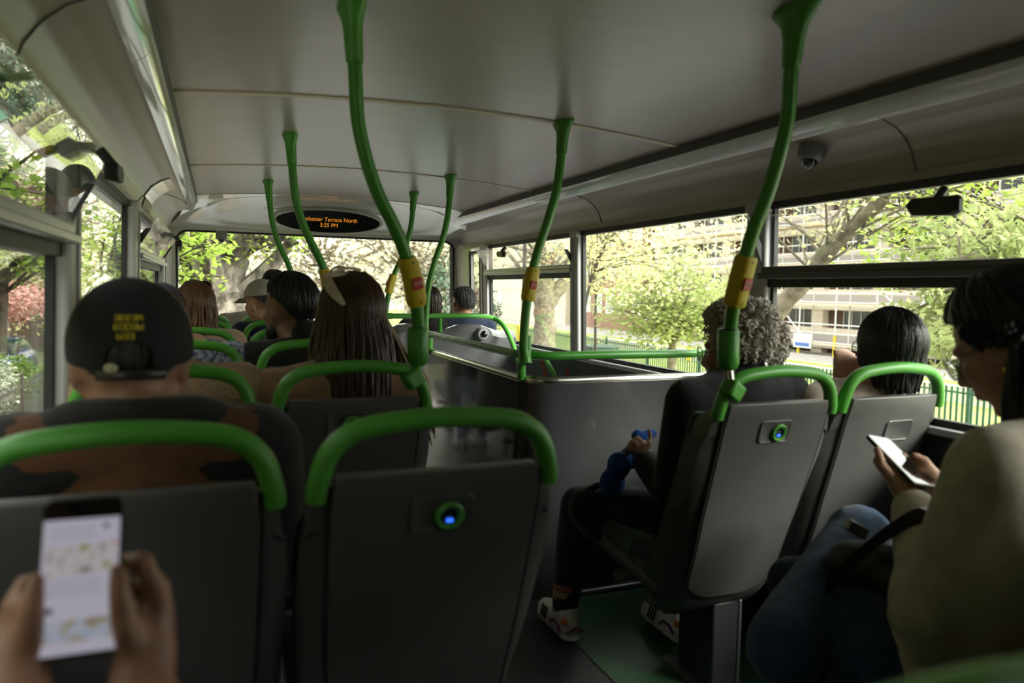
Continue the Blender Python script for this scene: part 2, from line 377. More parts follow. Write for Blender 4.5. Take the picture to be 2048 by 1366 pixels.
            cx, cz = e.x-side*0.035, e.z-0.045
            ring = [(-0.062, 0.010), (-0.055, 0.018), (0.045, 0.022), (0.062, 0.008), (0.045, -0.016), (-0.05, -0.022), (-0.062, -0.014)]
            m.loft([[(cx-side*0.008, hy+q*s*hs, cz+r*s*hs) for q, r in ring] for s in (0.9,)] + [[(cx, hy+q*hs, cz+r*hs) for q, r in ring]] + [[(cx+side*0.014, hy+q*hs, cz+r*hs) for q, r in ring]] + [[(cx+side*0.02, hy+q*0.9*hs, cz+r*0.9*hs) for q, r in ring]])
            m.tube([(e.x-side*0.002, hy-0.012, e.z+0.004), (cx+side*0.004, hy-0.008, cz+0.012)], 0.012, 8)
            obj('pull_handle', m, BLACKP, wd)
# quarter windows and rounded front corners
for side, n in ((-1, 9), (1, 10)):
    m = MB(); wallbox(m, side, 5.30, 5.42, 0.75, WTOP-0.0, -0.03, 0.01)
    struct('wall_front_post_%d' % n, m, PILLAR, 'slim post beside the front quarter window', bevel=0.006)
    m = MB(); wallbox(m, side, 5.42, 5.435, 0.80, WTOP-0.03, -0.03, 0.012); wallbox(m, side, 5.675, 5.69, 0.80, WTOP-0.03, -0.03, 0.012)
    wallbox(m, side, 5.42, 5.69, WTOP-0.045, WTOP-0.025, -0.03, 0.012); wallbox(m, side, 5.42, 5.69, 0.79, 0.81, -0.03, 0.012)
    wd = struct('window_%d' % n, m, RUBBER, 'narrow quarter window beside the windscreen', smooth=False)
    m = MB(); wallbox(m, side, 5.435, 5.675, 0.81, WTOP-0.045, -0.012, -0.006); obj('glass_pane', m, GLASS, wd, smooth=False)
    m = MB()
    def corner(u, v):
        z = lerp(0.0, WTOP+0.03, v); a = u*math.pi/2; x1 = hw(z)
        return (XC+side*(x1-0.085*(1-math.cos(a))+0.0), 5.66+0.32*math.sin(a), z)
    m.slab(corner, 10, 6, (side*0.015, 0.03, 0))
    struct('wall_front_corner_%d' % n, m, DOME, 'pale rounded corner moulding beside the windscreen')
# windscreen surround with rounded opening
def rrect(cx, cz, hx, hz, r, n=6):
    out = []
    for (sx_, sz_, a0) in ((1, 1, 0), (-1, 1, 90), (-1, -1, 180), (1, -1, 270)):
        for k in range(n+1):
            a = math.radians(a0+90*k/n); out.append((cx+sx_*(hx-r)+r*math.cos(a), cz+sz_*(hz-r)+r*math.sin(a)))
    return out
YW = 5.95
wl = at(352, 560, y=YW).x; wr = at(908, 560, y=YW).x; wt = at(640, 471, y=YW).z
WX, WH = (wl+wr)/2, (wr-wl)/2; wb = 0.62
inn = rrect(WX, (wt+wb)/2, WH, (wt-wb)/2, 0.085); 
def outer(p):
    dx, dz = p[0]-WX, p[1]-(wt+wb)/2; s = min(1.16/max(abs(dx), 1e-6), 1.3/max(abs(dz), 1e-6)); return (WX+dx*s, max(0.0, min(1.62, (wt+wb)/2+dz*s)))
out = [outer(p) for p in inn]
m = MB(); R = lambda c, y: [(x, y, z) for x, z in c]
N = len(inn)
rings = [R(inn, YW+0.03), R(inn, YW-0.01), R([(lerp(a[0], b[0], 0.04), lerp(a[1], b[1], 0.04)) for a, b in zip(inn, out)], YW-0.016), R(out, YW+0.0), R(out, YW+0.04), R(inn, YW+0.03)]
m.loft(rings, caps=False)
struct('wall_front', m, DOME, 'pale grey front bulkhead around the windscreen')
m = MB(); inn2 = rrect(WX, (wt+wb)/2, WH-0.014, (wt-wb)/2-0.014, 0.075)
m.loft([R(inn, YW-0.012), R(inn2, YW-0.012), R(inn2, YW+0.02), R(inn, YW+0.02), R(inn, YW-0.012)], caps=False)
wd = struct('window_11', m, RUBBER, 'wide windscreen with rounded corners at the front of the upper deck')
m = MB(); m.loft([R(inn2, YW+0.004), R(inn2, YW+0.010)]); obj('glass_pane', m, GLASS, wd, smooth=False)
m = MB(); m.box((XC-1.2, YB-0.06, -0.05), (XC+1.2, YB, 1.85)); struct('wall_back', m, WALLM, smooth=False)  # unseen back wall brought close behind the camera to cut rear daylight
# roof skin so that daylight only enters by the windows
m = MB(); m.slab(lambda u, v: (XC+lerp(-1.2, 1.2, u), lerp(YB-0.06, 6.02, v), 1.86+0.06*(1-(2*u-1)**2)), 8, 1, (0, 0, 0.03))
for s in (-1, 1):
    m.box((XC+s*1.2-0.02, YB-0.06, WTOP-0.005), (XC+s*1.2+0.02, 6.02, 1.88))
    m.add([(wx(s, z, o), y, z) for y in (YB, 5.9) for z in (WTOP-0.002, WTOP+0.03) for o in (-0.08, 0.012)], [(0,1,3,2),(4,6,7,5),(0,4,5,1),(2,3,7,6),(0,2,6,4),(1,5,7,3)])
m.box((XC-1.2, 6.0, 1.60), (XC+1.2, 6.03, 1.88))
struct('roof', m, COVE, smooth=False)
# glossy moulding over the windscreen
ZE = wt+0.012
# destination display leaning out of a recess in the moulding
DC = at(658, 444, y=5.60); nrm = Vector((0, -math.cos(0.6), -math.sin(0.6))); up_ = Vector((0, -math.sin(0.6), math.cos(0.6)))
def dome(u, v):
    W = lerp(0.913, 1.128, v**0.6); d = W*(2*u-1); a = v*math.pi/2
    z0 = zceil(max(-0.911, min(0.911, d)))
    ex = max(0, abs(2*u-1)-0.80)/0.20
    z0 -= ex**2*0.10*min(1, v*3)
    y = 5.135+0.815*(0.5*v+0.5*math.sin(a)); z = z0-(z0-ZE)*(0.6*v+0.4*(1-math.cos(a)))
    q = ((d-0.01)/0.84)**4+((v-0.5)/0.40)**4
    z += 0.014*max(0, min(1, (1.15-q)/0.3))
    p = Vector((XC+d, y, z))
    e = p-DC; r = (e.x/0.46)**2+(e.dot(up_)/0.12)**2
    k = max(0, min(1, (1.5-r)/0.45))
    if k > 0:
        p -= nrm*max(0, (e.dot(nrm)+0.035))*k
    return p
m = MB(); m.slab(dome, 110, 60, (0, 0.02, 0.045))
struct('ceiling_front', m, DOME, 'glossy grey moulding over the windscreen')
def disp(px, py, lift=0.02):
    """a place on the display face under a photo pixel"""
    r = RM @ np.array([(px-1024)/FPX, (py-683)/FPX, 1.0]); r = Vector(r.tolist()); o = Vector(CAMP.tolist())
    pl = DC+nrm*lift; return o + r*((pl-o).dot(nrm)/r.dot(nrm))
dl, dr, dtp, dbt = disp(552, 443), disp(765, 443), disp(658, 421), disp(658, 466)
dc = (dtp+dbt)/2; dw = (dr-dl).length/2; dh = (dtp-dbt).length/2
ds = thing('destination_display', 'black oval passenger display with amber text over the windscreen', 'display', dc)
ell = lambda s, l: [dc+Vector((1, 0, 0))*math.cos(a)*dw*s+up_*math.sin(a)*dh*s+nrm*l for a in [2*math.pi*k/48 for k in range(48)]]
m = MB(); m.loft([ell(1.06, -0.05), ell(1.06, -0.006), ell(1.02, 0.003), ell(0.985, 0.0), ell(0.98, -0.004), ell(0.98, -0.05)]); obj('rim', m, DOME, ds)
m = MB(); m.loft([ell(0.985, -0.05), ell(0.985, -0.002), ell(0.6, 0.0), ell(0.05, 0.001)]); obj('screen', m, mat('display_glass', (0.008, 0.008, 0.009), 0.12, coat=0.4), ds)
AMBER = mat('amber_pixels', (0.05, 0.02, 0.0), 0.5, emit=(1.0, 0.36, 0.03), est=0.75)
def text_mesh(body, size, frame, material, parent, name='lettering', ext=0.0004, sx_=1.0, align='CENTER'):
    cu = bpy.data.curves.new('txt', 'FONT'); cu.body = body; cu.size = size; cu.align_x = align; cu.align_y = 'CENTER'; cu.extrude = ext
    o = bpy.data.objects.new('txt', cu); COL.objects.link(o); dg = bpy.context.evaluated_depsgraph_get()
    me = bpy.data.meshes.new_from_object(o.evaluated_get(dg)); bpy.data.objects.remove(o)
    c, ux, uy = frame; uz = ux.cross(uy)
    for v in me.vertices: v.co = c+ux*v.co.x*sx_+uy*v.co.y+uz*v.co.z
    return obj(name, me, material, parent, smooth=False)
tx1, ty1 = disp(660, 440), disp(658, 450.5)
text_mesh('Porchester Terrace North', 0.047, (disp(656, 439.5, 0.024), Vector((1, 0, 0)), up_), AMBER, ds, sx_=0.86)
text_mesh('5:25 PM', 0.047, (disp(658, 451, 0.024), Vector((1, 0, 0)), up_), AMBER, ds, sx_=0.86)
# ================================================================== seats
def yb(z): return 0.165*max(0, (0.885-z)/0.52)**1.1
def wz(z): return interp(z, [0.235, 0.27, 0.38, 0.6, 0.75, 0.84, 0.90], [0.130, 0.160, 0.188, 0.203, 0.205, 0.198, 0.186])
def pk(z): return interp(z, [0.30, 0.5, 0.75, 0.9], [0.80, 0.77, 0.79, 0.85])
def seat_parts(t, charger=None, blank=False, low=True):
    m = MB()
    def shell(u, v):
        z = lerp(0.235, 0.884, v); s = 2*u-1; x = wz(z)*s
        ztop = z - (0.030*max(0, (abs(s)-0.70)/0.30)**2 if v > 0.9 else 0)
        return Vector((x, yb(z)+(0.018+0.035*max(0, min(1, (0.75-z)/0.3)))*max(0, (abs(s)-0.74)/0.26)**2+0.06*max(0, (0.34-z)/0.10)**2, ztop))
    m.slab(shell, 26, 26, (0, 0.066, 0.0)); obj('backrest', m, SEATP, t, world=False)
    m = MB()
    def panel(u, v):
        z = lerp(0.322, 0.900, v); s = 2*u-1
        hwid = wz(z)*pk(z)*max(0.25, 1-max(0, (0.38-z)/0.06)**2.6*0.55)
        lip = -0.010*min(1, max(0, (z-0.845)/0.05))
        return Vector((hwid*s, yb(z)-0.007-0.004*(1-s*s)+lip*0.4, z))
    m.slab(panel, 10, 26, (0, 0.03, 0)); p = obj('back_panel', m, SEATP, t, world=False, bevel=0.003)
    for s in (-1, 1):
        m = MB(); m.tube([(s*wz(z)*(pk(z)+0.015)*max(0.25, 1-max(0, (0.38-z)/0.06)**2.6*0.55), yb(z)-0.001, z) for z in np.linspace(0.327, 0.885, 24)], 0.0042, 8); obj('groove', m, SEATD, p, world=False).location = (0, 0, 0)
    m = MB(); m.slab(lambda u, v: Vector((wz(lerp(0.44, 0.865, v))*0.93*(2*u-1), yb(lerp(0.44, 0.865, v))+0.064+0.035*max(0, abs(2*u-1)-0.55), lerp(0.44, 0.865, v))), 14, 12, (0, 0.035, 0)); obj('back_cushion', m, MOQ, t, world=False, bevel=0.008)
    m = MB(); m.slab(lambda u, v: Vector((0.19*(2*u-1), lerp(0.25, 0.62, v), 0.345+0.03*v)), 8, 8, (0, 0, 0.075)); obj('seat_cushion', m, MOQ, t, world=False, bevel=0.022)
    m = MB(); m.slab(lambda u, v: Vector((0.185*(2*u-1), lerp(0.25, 0.60, v), 0.312+0.03*v)), 4, 4, (0, 0, 0.034)); obj('seat_pan', m, SEATP, t, world=False, bevel=0.01)
    hp = [(-0.184, 0.010, 0.865), (-0.181, 0.005, 0.888), (-0.168, 0.000, 0.930), (-0.143, -0.003, 0.957), (-0.100, -0.006, 0.972), (0, -0.008, 0.980), (0.100, -0.006, 0.972), (0.143, -0.003, 0.957), (0.168, 0.000, 0.930), (0.181, 0.005, 0.888), (0.184, 0.010, 0.865)]
    m = MB(); m.tube(spline(hp, 6), 0.0185, 14, flat=0.85); obj('grab_handle', m, GREEN, t, world=False)
    if charger is not None or blank:
        cx, cz = charger if charger else (0.035, 0.80)
        f = lambda lift, s=1.0, w_=0.050, h_=0.030: [Vector((cx+px*s, yb(cz+pz*s)-0.011-lift, cz+pz*s)) for px, pz in rrect(0, 0, w_, h_, 0.012, 5)]
        m = MB(); m.loft([f(-0.01), f(0.003), f(0.0045, 0.95), f(0.003, 0.9)]); pl = obj('socket_plate' if charger else 'blank_plate', m, SEATP, t, world=False)
        if charger:
            gx = cx+0.010; gz = cz-0.004; gy = yb(gz)-0.014
            circ = lambda r, y: [Vector((gx+r*math.cos(a), y+yb(gz+r*math.sin(a))-yb(gz), gz+r*math.sin(a))) for a in [2*math.pi*k/28 for k in range(28)]]
            m = MB(); m.loft([circ(0.0235, gy+0.004), circ(0.0235, gy-0.006), circ(0.0205, gy-0.009), circ(0.0150, gy-0.007), circ(0.0135, gy)], caps=False); rg = obj('socket_ring', m, GREEN, pl, world=False)
            m = MB(); m.loft([circ(0.0140, gy+0.002), circ(0.0140, gy-0.002)]); obj('usb_socket', m, BLACKP, pl, world=False)
            m = MB(); m.box((gx-0.005, gy-0.0042, gz-0.0095), (gx+0.006, gy-0.0015, gz-0.0035)); obj('indicator_light', m, LED, pl, world=False, bevel=0.0015)
            m = MB(); m.box((gx-0.006, gy-0.0035, gz+0.001), (gx+0.006, gy-0.0015, gz+0.004)); obj('usb_port', m, mat('usb_metal', (0.1, 0.1, 0.11), 0.4, metal=0.6), pl, world=False)
LED = mat('blue_led', (0.0, 0.05, 0.5), 0.4, emit=(0.03, 0.14, 1.0), est=2.2)
LX = {'A': -0.112, 'B': 0.311}
RX = {'C': 1.328, 'D': 1.732}
ROWS = [0.26, 1.045, 1.79, 2.575, 3.37, 4.16, 4.95]
seat_labels = {
 ('A', 0): 'grey seat with green handle, by the left window, holding the passenger with the phone',
 ('B', 0): 'empty grey seat whose green handle shows in the bottom right corner',
 ('A', 1): 'grey seat behind the phone screen, in front of which the black-capped man sits',
 ('B', 1): 'empty grey seat with blue-lit socket, largest seat back in view, lower centre',
 ('A', 2): 'window seat with green handle around the fluffy beige collar behind the black cap',
 ('B', 2): 'grey seat with blue-lit socket behind the long-haired woman with a bow',
 ('A', 3): 'window seat whose green handle frames a blue and white patterned top',
 ('B', 3): 'aisle seat whose green handle is behind the dark-haired bearded man',
 ('A', 4): 'window seat behind the auburn-haired woman with sunglasses on her head',
 ('B', 4): 'aisle seat directly ahead of the bearded man, its handle half hidden by his shoulder',
 ('A', 5): 'fifth green-handled window seat from the cap man towards the windscreen',
 ('B', 5): 'aisle seat behind the man in the pale cap and navy jacket',
 ('A', 6): 'green-handled window seat nearest the windscreen on the left side',
 ('B', 6): 'aisle seat under the grey-jacketed passenger near the windscreen'}
q1, q2, q3 = at(884, 1026, y=1.05), at(695, 846, y=1.80), at(1546, 862, y=1.46)
chg = {('B', 1): (q1.x-0.311, q1.z), ('B', 2): (q2.x-0.311, q2.z), ('A', 1): None}
built = {}
def place_seat(key, x, y, label, group, charger=None, blank=False):
    t = thing('bus_seat', label, 'bus seat', (x, y, 0), group)
    kind = 'c' if charger else ('b' if blank else 'n')
    if kind == 'n' and kind in built:
        for ch in built[kind].children: copy_tree(ch, t)
    else:
        seat_parts(t, charger, blank); built[kind] = t
    return t
for r, y in enumerate(ROWS):
    for c in 'AB':
        place_seat((c, r), LX[c], y-(0.03 if (c, r) == ('B', 0) else 0), seat_labels[(c, r)], 'paired seats along the left side', chg.get((c, r)))
place_seat(('C', 0), RX['C'], 0.50, 'aisle seat on the right under the woman in the cream jumper', 'paired seats along the right side')
place_seat(('D', 0), RX['D'], 0.50, 'window seat beyond the woman in the cream jumper', 'paired seats along the right side')
place_seat(('C', 1), RX['C'], 1.45, 'grey seat with blue-lit socket behind the curly grey-haired woman', 'paired seats along the right side', charger=(q3.x-1.328, q3.z))
place_seat(('D', 1), RX['D'], 1.45, 'grey window seat with a blank oval plate behind the black-haired woman on the right', 'paired seats along the right side', blank=True)
# legs and cross rails, one stand per pair
def pedestal(x0, x1, lx, y, label):
    t = thing('seat_stand', label, 'seat stand', (lx, y, 0), 'metal seat stands')
    yy = y+0.30
    m = MB(); m.box((lx-0.045, yy-0.03, 0.004), (lx+0.045, yy+0.14, 0.27)); obj('leg', m, mat_leg, t, bevel=0.006)
    m = MB(); m.box((lx+0.046, yy-0.032, 0.004), (lx+0.056, yy+0.02, 0.27)); obj('leg_strip', m, ALU, t, bevel=0.002)
    m = MB(); m.box((lx-0.07, yy-0.05, 0.0), (lx+0.07, yy+0.2, 0.006)); obj('foot_plate', m, ALU, t)
    for dy in (0.03, 0.22):
        m = MB(); m.tube([(x0, yy+dy, 0.288), (x1, yy+dy, 0.288)], 0.017, 12); obj('cross_rail', m, mat_rail, t)
mat_leg = mat('leg_paint', (0.05, 0.05, 0.052), 0.45, metal=0.2)
mat_rail = mat('rail_metal', (0.28, 0.26, 0.22), 0.4, metal=0.7)
for r, y in enumerate(ROWS):
    pedestal(-0.30, 0.50, 0.10, y, ['dark stand under the seats nearest the camera on the left', 'dark stand under the pair with the large empty seat', 'dark stand under the pair with the long-haired woman', 'dark stand under the pair with the bearded man', 'dark stand under the fifth left pair', 'dark stand under the pair with the man in the pale cap', 'dark stand under the left pair nearest the windscreen'][r])
pedestal(1.15, 1.92, 1.36, 0.46, 'dark seat stand under the woman in the cream jumper')
pedestal(1.15, 1.92, 1.378, 1.41, 'dark seat stand with pale edge under the curly-haired woman')
# ================================================================== grab poles
def pole(label, px, y0, y1, socket=None, bell=None, bell_n=(0.15, -1, 0), rad=0.0165, face=1.0, flip=1):
    zc = None; pts = []
    n = len(px); base_z = at(*px[-1], y=y1).z; top_z = H+0.62
    for (a, b) in px:
        y = y0
        for _ in range(3):
            z = at(a, b, y=y).z; k = min(1, max(0, (top_z-z)/(top_z-base_z))); y = lerp(y0, y1, k)
        pts.append(at(a, b, y=y))
    zc = zceil(pts[0].x-XC); p0 = pts[0].copy(); p0.z = zc; pts[0] = p0
    t = thing('grab_pole', label, 'grab pole', pts[-1], 'curved green grab poles')
    sp = spline(pts, 8)
    m = MB(); m.tube(sp, rad, 16); obj('pole', m, GREENP, t)
    # flared ceiling foot and collar
    ax = (sp[3]-sp[0]).normalized(); m = MB(); rings = []
    for (d, rx, ry) in [(0.0, 0.030, 0.066), (0.006, 0.031, 0.067), (0.016, 0.027, 0.055), (0.035, 0.0225, 0.036), (0.06, 0.021, 0.026), (0.115, 0.0195, 0.021), (0.118, 0.017, 0.017)]:
        c = p0+Vector((ax.x*d/abs(ax.z), ax.y*d/abs(ax.z), -d))
        rings.append([c+Vector((rx*math.cos(a), ry*math.sin(a), 0.0 if d > 0 else 0.002)) for a in [2*math.pi*k/24 for k in range(24)]])
    m.loft(rings); obj('ceiling_foot', m, GREEN, t)
    if bell:
        i = min(range(len(sp)), key=lambda q: (sp[q]-at(*bell, y=sp[q].y)).length)
        c = sp[i]; tg = (sp[min(i+1, len(sp)-1)]-sp[i-1]).normalized()
        nn = Vector(bell_n); nn = (nn-tg*nn.dot(tg)).normalized(); sd_ = tg.cross(nn).normalized()
        # sleeve that follows the bend of the pole
        m = MB(); rings = []; L = 0.062
        acc = []
        for q in range(len(sp)):
            d = (sp[q]-c).dot(tg)
            if abs(d) < L: acc.append((d, sp[q]))
        acc = [(-L, c-tg*L if not acc else acc[0][1]+tg*(-L-acc[0][0]) if acc[0][0] < 0 else acc[-1][1]+tg*(-L-acc[-1][0]))] + sorted(acc, key=lambda e: e[0])
        last = acc[-1]; acc.append((L, last[1]+tg*(L-last[0])))
        for (d, q) in acc:
            e = 1 if abs(d) < L*0.93 else 0.86
            rings.append([q+sd_*0.0235*e*math.copysign(abs(math.cos(a))**0.6, math.cos(a))+nn*(0.024*e*math.copysign(abs(math.sin(a))**0.6, math.sin(a))+0.003) for a in [2*math.pi*k/24 for k in range(24)]])
        m.loft(rings); bp = obj('bell_push', m, YELLOW, t)
        m = MB(); bc = c+nn*0.0285+tg*0.002
        q = lambda s, l: [bc+sd_*a*s+tg*b*s+nn*l for a, b in rrect(0, 0, 0.0135, 0.015, 0.004, 4)]
        m.loft([q(1, -0.006), q(1, 0.001), q(0.92, 0.0025)]); obj('stop_button', m, RED, bp)
        text_mesh('STOP', 0.0095, (bc+nn*0.0029, (-sd_ if sd_.x < 0 else sd_), (tg if tg.z > 0 else -tg)), WHITE, bp)
        for s_ in (-0.05, 0.05): obj('screw', MB().ell(c+tg*s_+nn*0.026, 0.0028, n=8, m=5), GROOVE, bp)
    if socket:
        (sx0, sy0), (sx1, sy1), (bx, by) = socket
        a, b = at(sx0, sy0, y=y1), at(sx1, sy1, y=y1); d = (b-a)
        m = MB(); m.tube([a-d*0.0, a+d*0.02, a+d*0.8, a+d*0.93, a+d*1.0], [0.0255, 0.027, 0.027, 0.022, 0.010], 18); obj('socket', m, GREENP, t)
        m = MB(); m.tube([a-d*0.035, a+d*0.03], 0.0245, 16); obj('gasket', m, BLACKP, t)
        blk = at(bx, by, y=y1-0.012)
        m = MB(); m.tube([b-d*0.05, b.lerp(blk, 0.5), blk], [0.013, 0.012, 0.012], 12); obj('stud', m, CHROME if flip < 0 else GREENP, t)
        m = MB(); r3 = Matrix.Rotation(flip*math.radians(-32), 3, 'Y') @ Matrix.Rotation(math.radians(12), 3, 'Z')
        m.box(blk+Vector((-0.024, -0.022, -0.022)), blk+Vector((0.024, 0.022, 0.022)), r3); obj('clamp_block', m, GREEN, t, bevel=0.007)
    return t
pole('tallest green grab pole with a yellow bell push, rising beside the long-haired woman', [(703, 33), (711, 150), (716, 240), (733, 320), (757, 390), (787, 450), (811, 510), (827, 570), (835, 630), (837, 668)], 1.645, 1.79,
     socket=((836, 656), (836, 733), (826, 757)), bell=(826, 560))
pole('green grab pole rising from behind the white hair bow', [(580, 283), (586, 350), (592, 400), (603, 440), (622, 485), (641, 522), (653, 560), (660, 620), (664, 690)], 3.114, 3.20, bell=(655, 566))
pole('slim green grab pole above the bearded man, nearest the windscreen on the left', [(536, 371), (540, 410), (546, 450), (559, 492), (575, 525), (586, 560), (591, 610), (594, 660)], 4.507, 4.60, bell=(588, 572))
pole('green grab pole with yellow bell push beside the curly-haired woman', [(1592, 43), (1581, 150), (1576, 230), (1561, 300), (1534, 390), (1506, 462), (1485, 535), (1468, 605), (1459, 668)], 1.27, 1.45,
     socket=((1457, 660), (1456, 742), (1464, 780)), bell=(1482, 560), flip=-1)
pole('green grab pole with yellow bell push standing on the rear corner of the stairwell rail', [(1127, 263), (1121, 320), (1113, 380), (1096, 440), (1076, 500), (1061, 560), (1051, 630), (1047, 690), (1050, 715)], 2.45, 2.46, bell=(1057, 566))
pole('green grab pole on the far end of the stairwell side, without bell push', [(901, 364), (897, 420), (886, 475), (869, 525), (857, 575), (852, 630), (851, 700)], 3.852, 3.83)
pole('farthest green grab pole on the right with a yellow bell push turned sideways', [(828, 396), (822, 450), (808, 505), (788, 550), (775, 600), (769, 650), (768, 700)], 4.634, 4.60, bell=(779, 568), bell_n=(-1, -0.25, 0))
# ================================================================== stairwell
def rounded(path, r=0.12, n=8):
    out = [Vector(path[0])]
    for i in range(1, len(path)-1):
        a, b, c = map(Vector, path[i-1:i+2]); u = (a-b).normalized(); v = (c-b).normalized()
        s, e = b+u*r, b+v*r
        for k in range(n+1):
            t = k/n; out.append((1-t)**2*s+2*t*(1-t)*b+t*t*e)
    out.append(Vector(path[-1])); return out
PT = 0.828
pp = rounded([(1.925, 2.435, 0), (1.055, 2.435, 0), (1.055, 3.86, 0)], 0.13)
pin = rounded([(1.925, 2.465, 0), (1.085, 2.465, 0), (1.085, 3.86, 0)], 0.11)
t = thing('stairwell_screen', 'glossy dark grey panel wrapping the stairwell with a bright top edge', 'stairwell panel', (1.5, 2.45, 0))
m = MB(); n = len(pp)
V = [p+Vector((0, 0, z)) for p in pp for z in (0.0, PT)] + [p+Vector((0, 0, z)) for p in pin for z in (0.0, PT)]
Fs = []
for i in range(n-1):
    a = 2*i; Fs += [(a, a+2, a+3, a+1), (2*n+a, 2*n+a+1, 2*n+a+3, 2*n+a+2), (a+1, a+3, 2*n+a+3, 2*n+a+1), (a, 2*n+a, 2*n+a+2, a+2)]
Fs += [(0, 1, 2*n+1, 2*n), (2*n-2, 4*n-2, 4*n-1, 2*n-1)]
m.add(V, Fs); obj('panel', m, SHINY, t)
m = MB(); m.tube([p.lerp(q, 0.5)+Vector((0, 0, PT+0.004)) for p, q in zip(pp, pin)], 0.021, 10, flat=0.55); obj('top_trim', m, CHROME, t)
m = MB(); m.tube([Vector((1.92, 2.425, 0.010)), Vector((1.20, 2.425, 0.010))], 0.010, 8); obj('floor_trim', m, ALU, t)
rr = thing('stair_handrail', 'green horizontal handrail running round the stairwell above the dark panel', 'handrail', (1.06, 2.45, PT))
m = MB(); m.tube(rounded([(1.90, 2.46, 0.930), (1.062, 2.46, 0.930), (1.062, 3.83, 0.930)], 0.14, 10), 0.0165, 14); obj('rail', m, GREENP, rr)
m = MB(); m.tube([(1.064, 2.52, PT+0.008), (1.064, 2.52, 0.927)], 0.0165, 14); obj('post', m, GREENP, rr)
m = MB(); m.tube([(1.062, 3.80, PT), (1.062, 3.80, 0.927)], 0.0165, 14); obj('post', m, GREENP, rr)
m = MB(); m.tube([(1.060, 2.47, 0.90), (1.060, 2.49, 0.957)], 0.024, 14); m.tube([(1.060, 2.475, 0.955), (1.057, 2.472, 1.005)], [0.023, 0.021], 14); obj('joint_clamp', m, GREENP, rr)
# front moulding behind the two front right seats
fp = thing('front_seat_moulding', 'wavy glossy grey moulding at the front of the stairwell behind two seated people', 'seat moulding', (1.35, 4.62, 0))
prof = [(760, 672), (779, 660), (797, 650), (817, 647), (845, 653), (866, 663), (884, 663), (902, 657), (919, 650), (944, 648), (962, 650), (980, 656), (999, 662)]
tp = [at(a, b, y=4.60) for a, b in prof]; xs = [p.x for p in tp]; zs = [p.z for p in tp]
def fm(u, v):
    x = lerp(xs[0], 1.90, u); zt = interp(x, xs, zs); z = lerp(-0.9, zt, v)
    y = 4.60+0.10*max(0, (zt-z))*1.0 - 0.05*math.exp(-((x-1.58)/0.18)**2)*max(0, 1-(zt-z)/0.5) - 0.05*math.exp(-((x-1.13)/0.15)**2)*max(0, 1-(zt-z)/0.5)+ 0.06*max(0, (z-zt+0.05)/0.05)**2
    return Vector((x, y, z))
m = MB(); m.slab(fm, 40, 40, (0, 0.05, 0)); obj('shell', m, SHINYL, fp)
hatch = [at(a, b, y=4.585) for a, b in [(845, 708), (870, 698), (900, 698), (935, 702), (960, 708), (975, 718), (980, 740), (980, 790)]]
m = MB(); m.tube(spline([Vector((p.x, fm((p.x-xs[0])/(1.90-xs[0]), 0).y*0+4.615, p.z)) for p in hatch], 5), 0.006, 8); obj('hatch_seam', m, SEATD, fp)
kc = at(966, 668, y=4.53)
kb = thing('dome_camera', 'round black-lensed camera on the grey moulding at the front of the stairwell', 'security camera', kc)
m = MB(); circ = lambda c, r, y: [Vector((c.x+r*math.cos(a), y, c.z+r*math.sin(a))) for a in [2*math.pi*k/28 for k in range(28)]]
m.loft([circ(kc, 0.044, kc.y+0.09), circ(kc, 0.042, kc.y+0.0), circ(kc, 0.036, kc.y-0.012), circ(kc, 0.024, kc.y-0.013)]); obj('housing', m, mat('camera_grey', (0.25, 0.25, 0.26), 0.4), kb)
obj('lens', MB().ell(kc+Vector((0.004, -0.012, 0)), 0.024), mat('black_lens', (0.004, 0.004, 0.004), 0.06, coat=1), kb)
fr = thing('front_handrail', 'green handrail bending down to the right behind the man in navy', 'handrail', at(870, 632, y=4.55))
pts = [at(765, 632, y=4.56), at(860, 632, y=4.56), at(955, 632, y=4.56), at(985, 636, x=1.76), at(1006, 650, x=1.79), at(1022, 680, x=1.80), at(1034, 715, x=1.80), at(1044, 748, x=1.80), at(1052, 775, x=1.80)]
m = MB(); m.tube(spline(pts, 6), 0.0165, 14); obj('rail', m, GREENP, fr)
m = MB(); m.tube([at(880, 634, y=4.56), at(880, 664, y=4.58)], 0.0145, 12); obj('post', m, GREENP, fr)
m = MB(); q = at(778, 632, y=4.56); m.tube([q+Vector((-0.02, 0, 0)), q+Vector((0.02, 0, 0))], 0.02, 12); obj('sleeve', m, GREENP, fr)
lr = thing('lower_handrail', 'short green handrail low on the stairwell wall beside red uprights', 'handrail', at(1105, 740, x=1.86))
m = MB(); m.tube(spline([at(1088, 715, x=1.86), at(1098, 730, x=1.86), at(1107, 745, x=1.86), at(1114, 762, x=1.86), at(1120, 790, x=1.86)], 4), 0.0165, 12); obj('rail', m, GREENP, lr)
m = MB()
a, b = at(1078, 722, x=1.92), at(1136, 735, x=1.92)
rn = thing('stairwell_notice', 'small notice between red uprights on the dark stairwell wall', 'notice', a)
redd = mat('dull_red', (0.30, 0.03, 0.02), 0.5)
for pl in ([(1083, 718), (1088, 740), (1096, 765), (1102, 790)], [(1134, 736), (1135, 755), (1137, 780)]):
    m = MB(); m.tube([at(*q, x=1.905) for q in pl], 0.018, 8, flat=0.4); obj('upright', m, redd, rn)
m = MB(); c1, c2 = at(1112, 748, x=1.915), at(1126, 760, x=1.915); m.box((1.905, min(c1.y, c2.y), min(c1.z, c2.z)), (1.912, max(c1.y, c2.y), max(c1.z, c2.z))); obj('plate', m, mat('notice_green', (0.12, 0.25, 0.18), 0.5), rn, smooth=False)
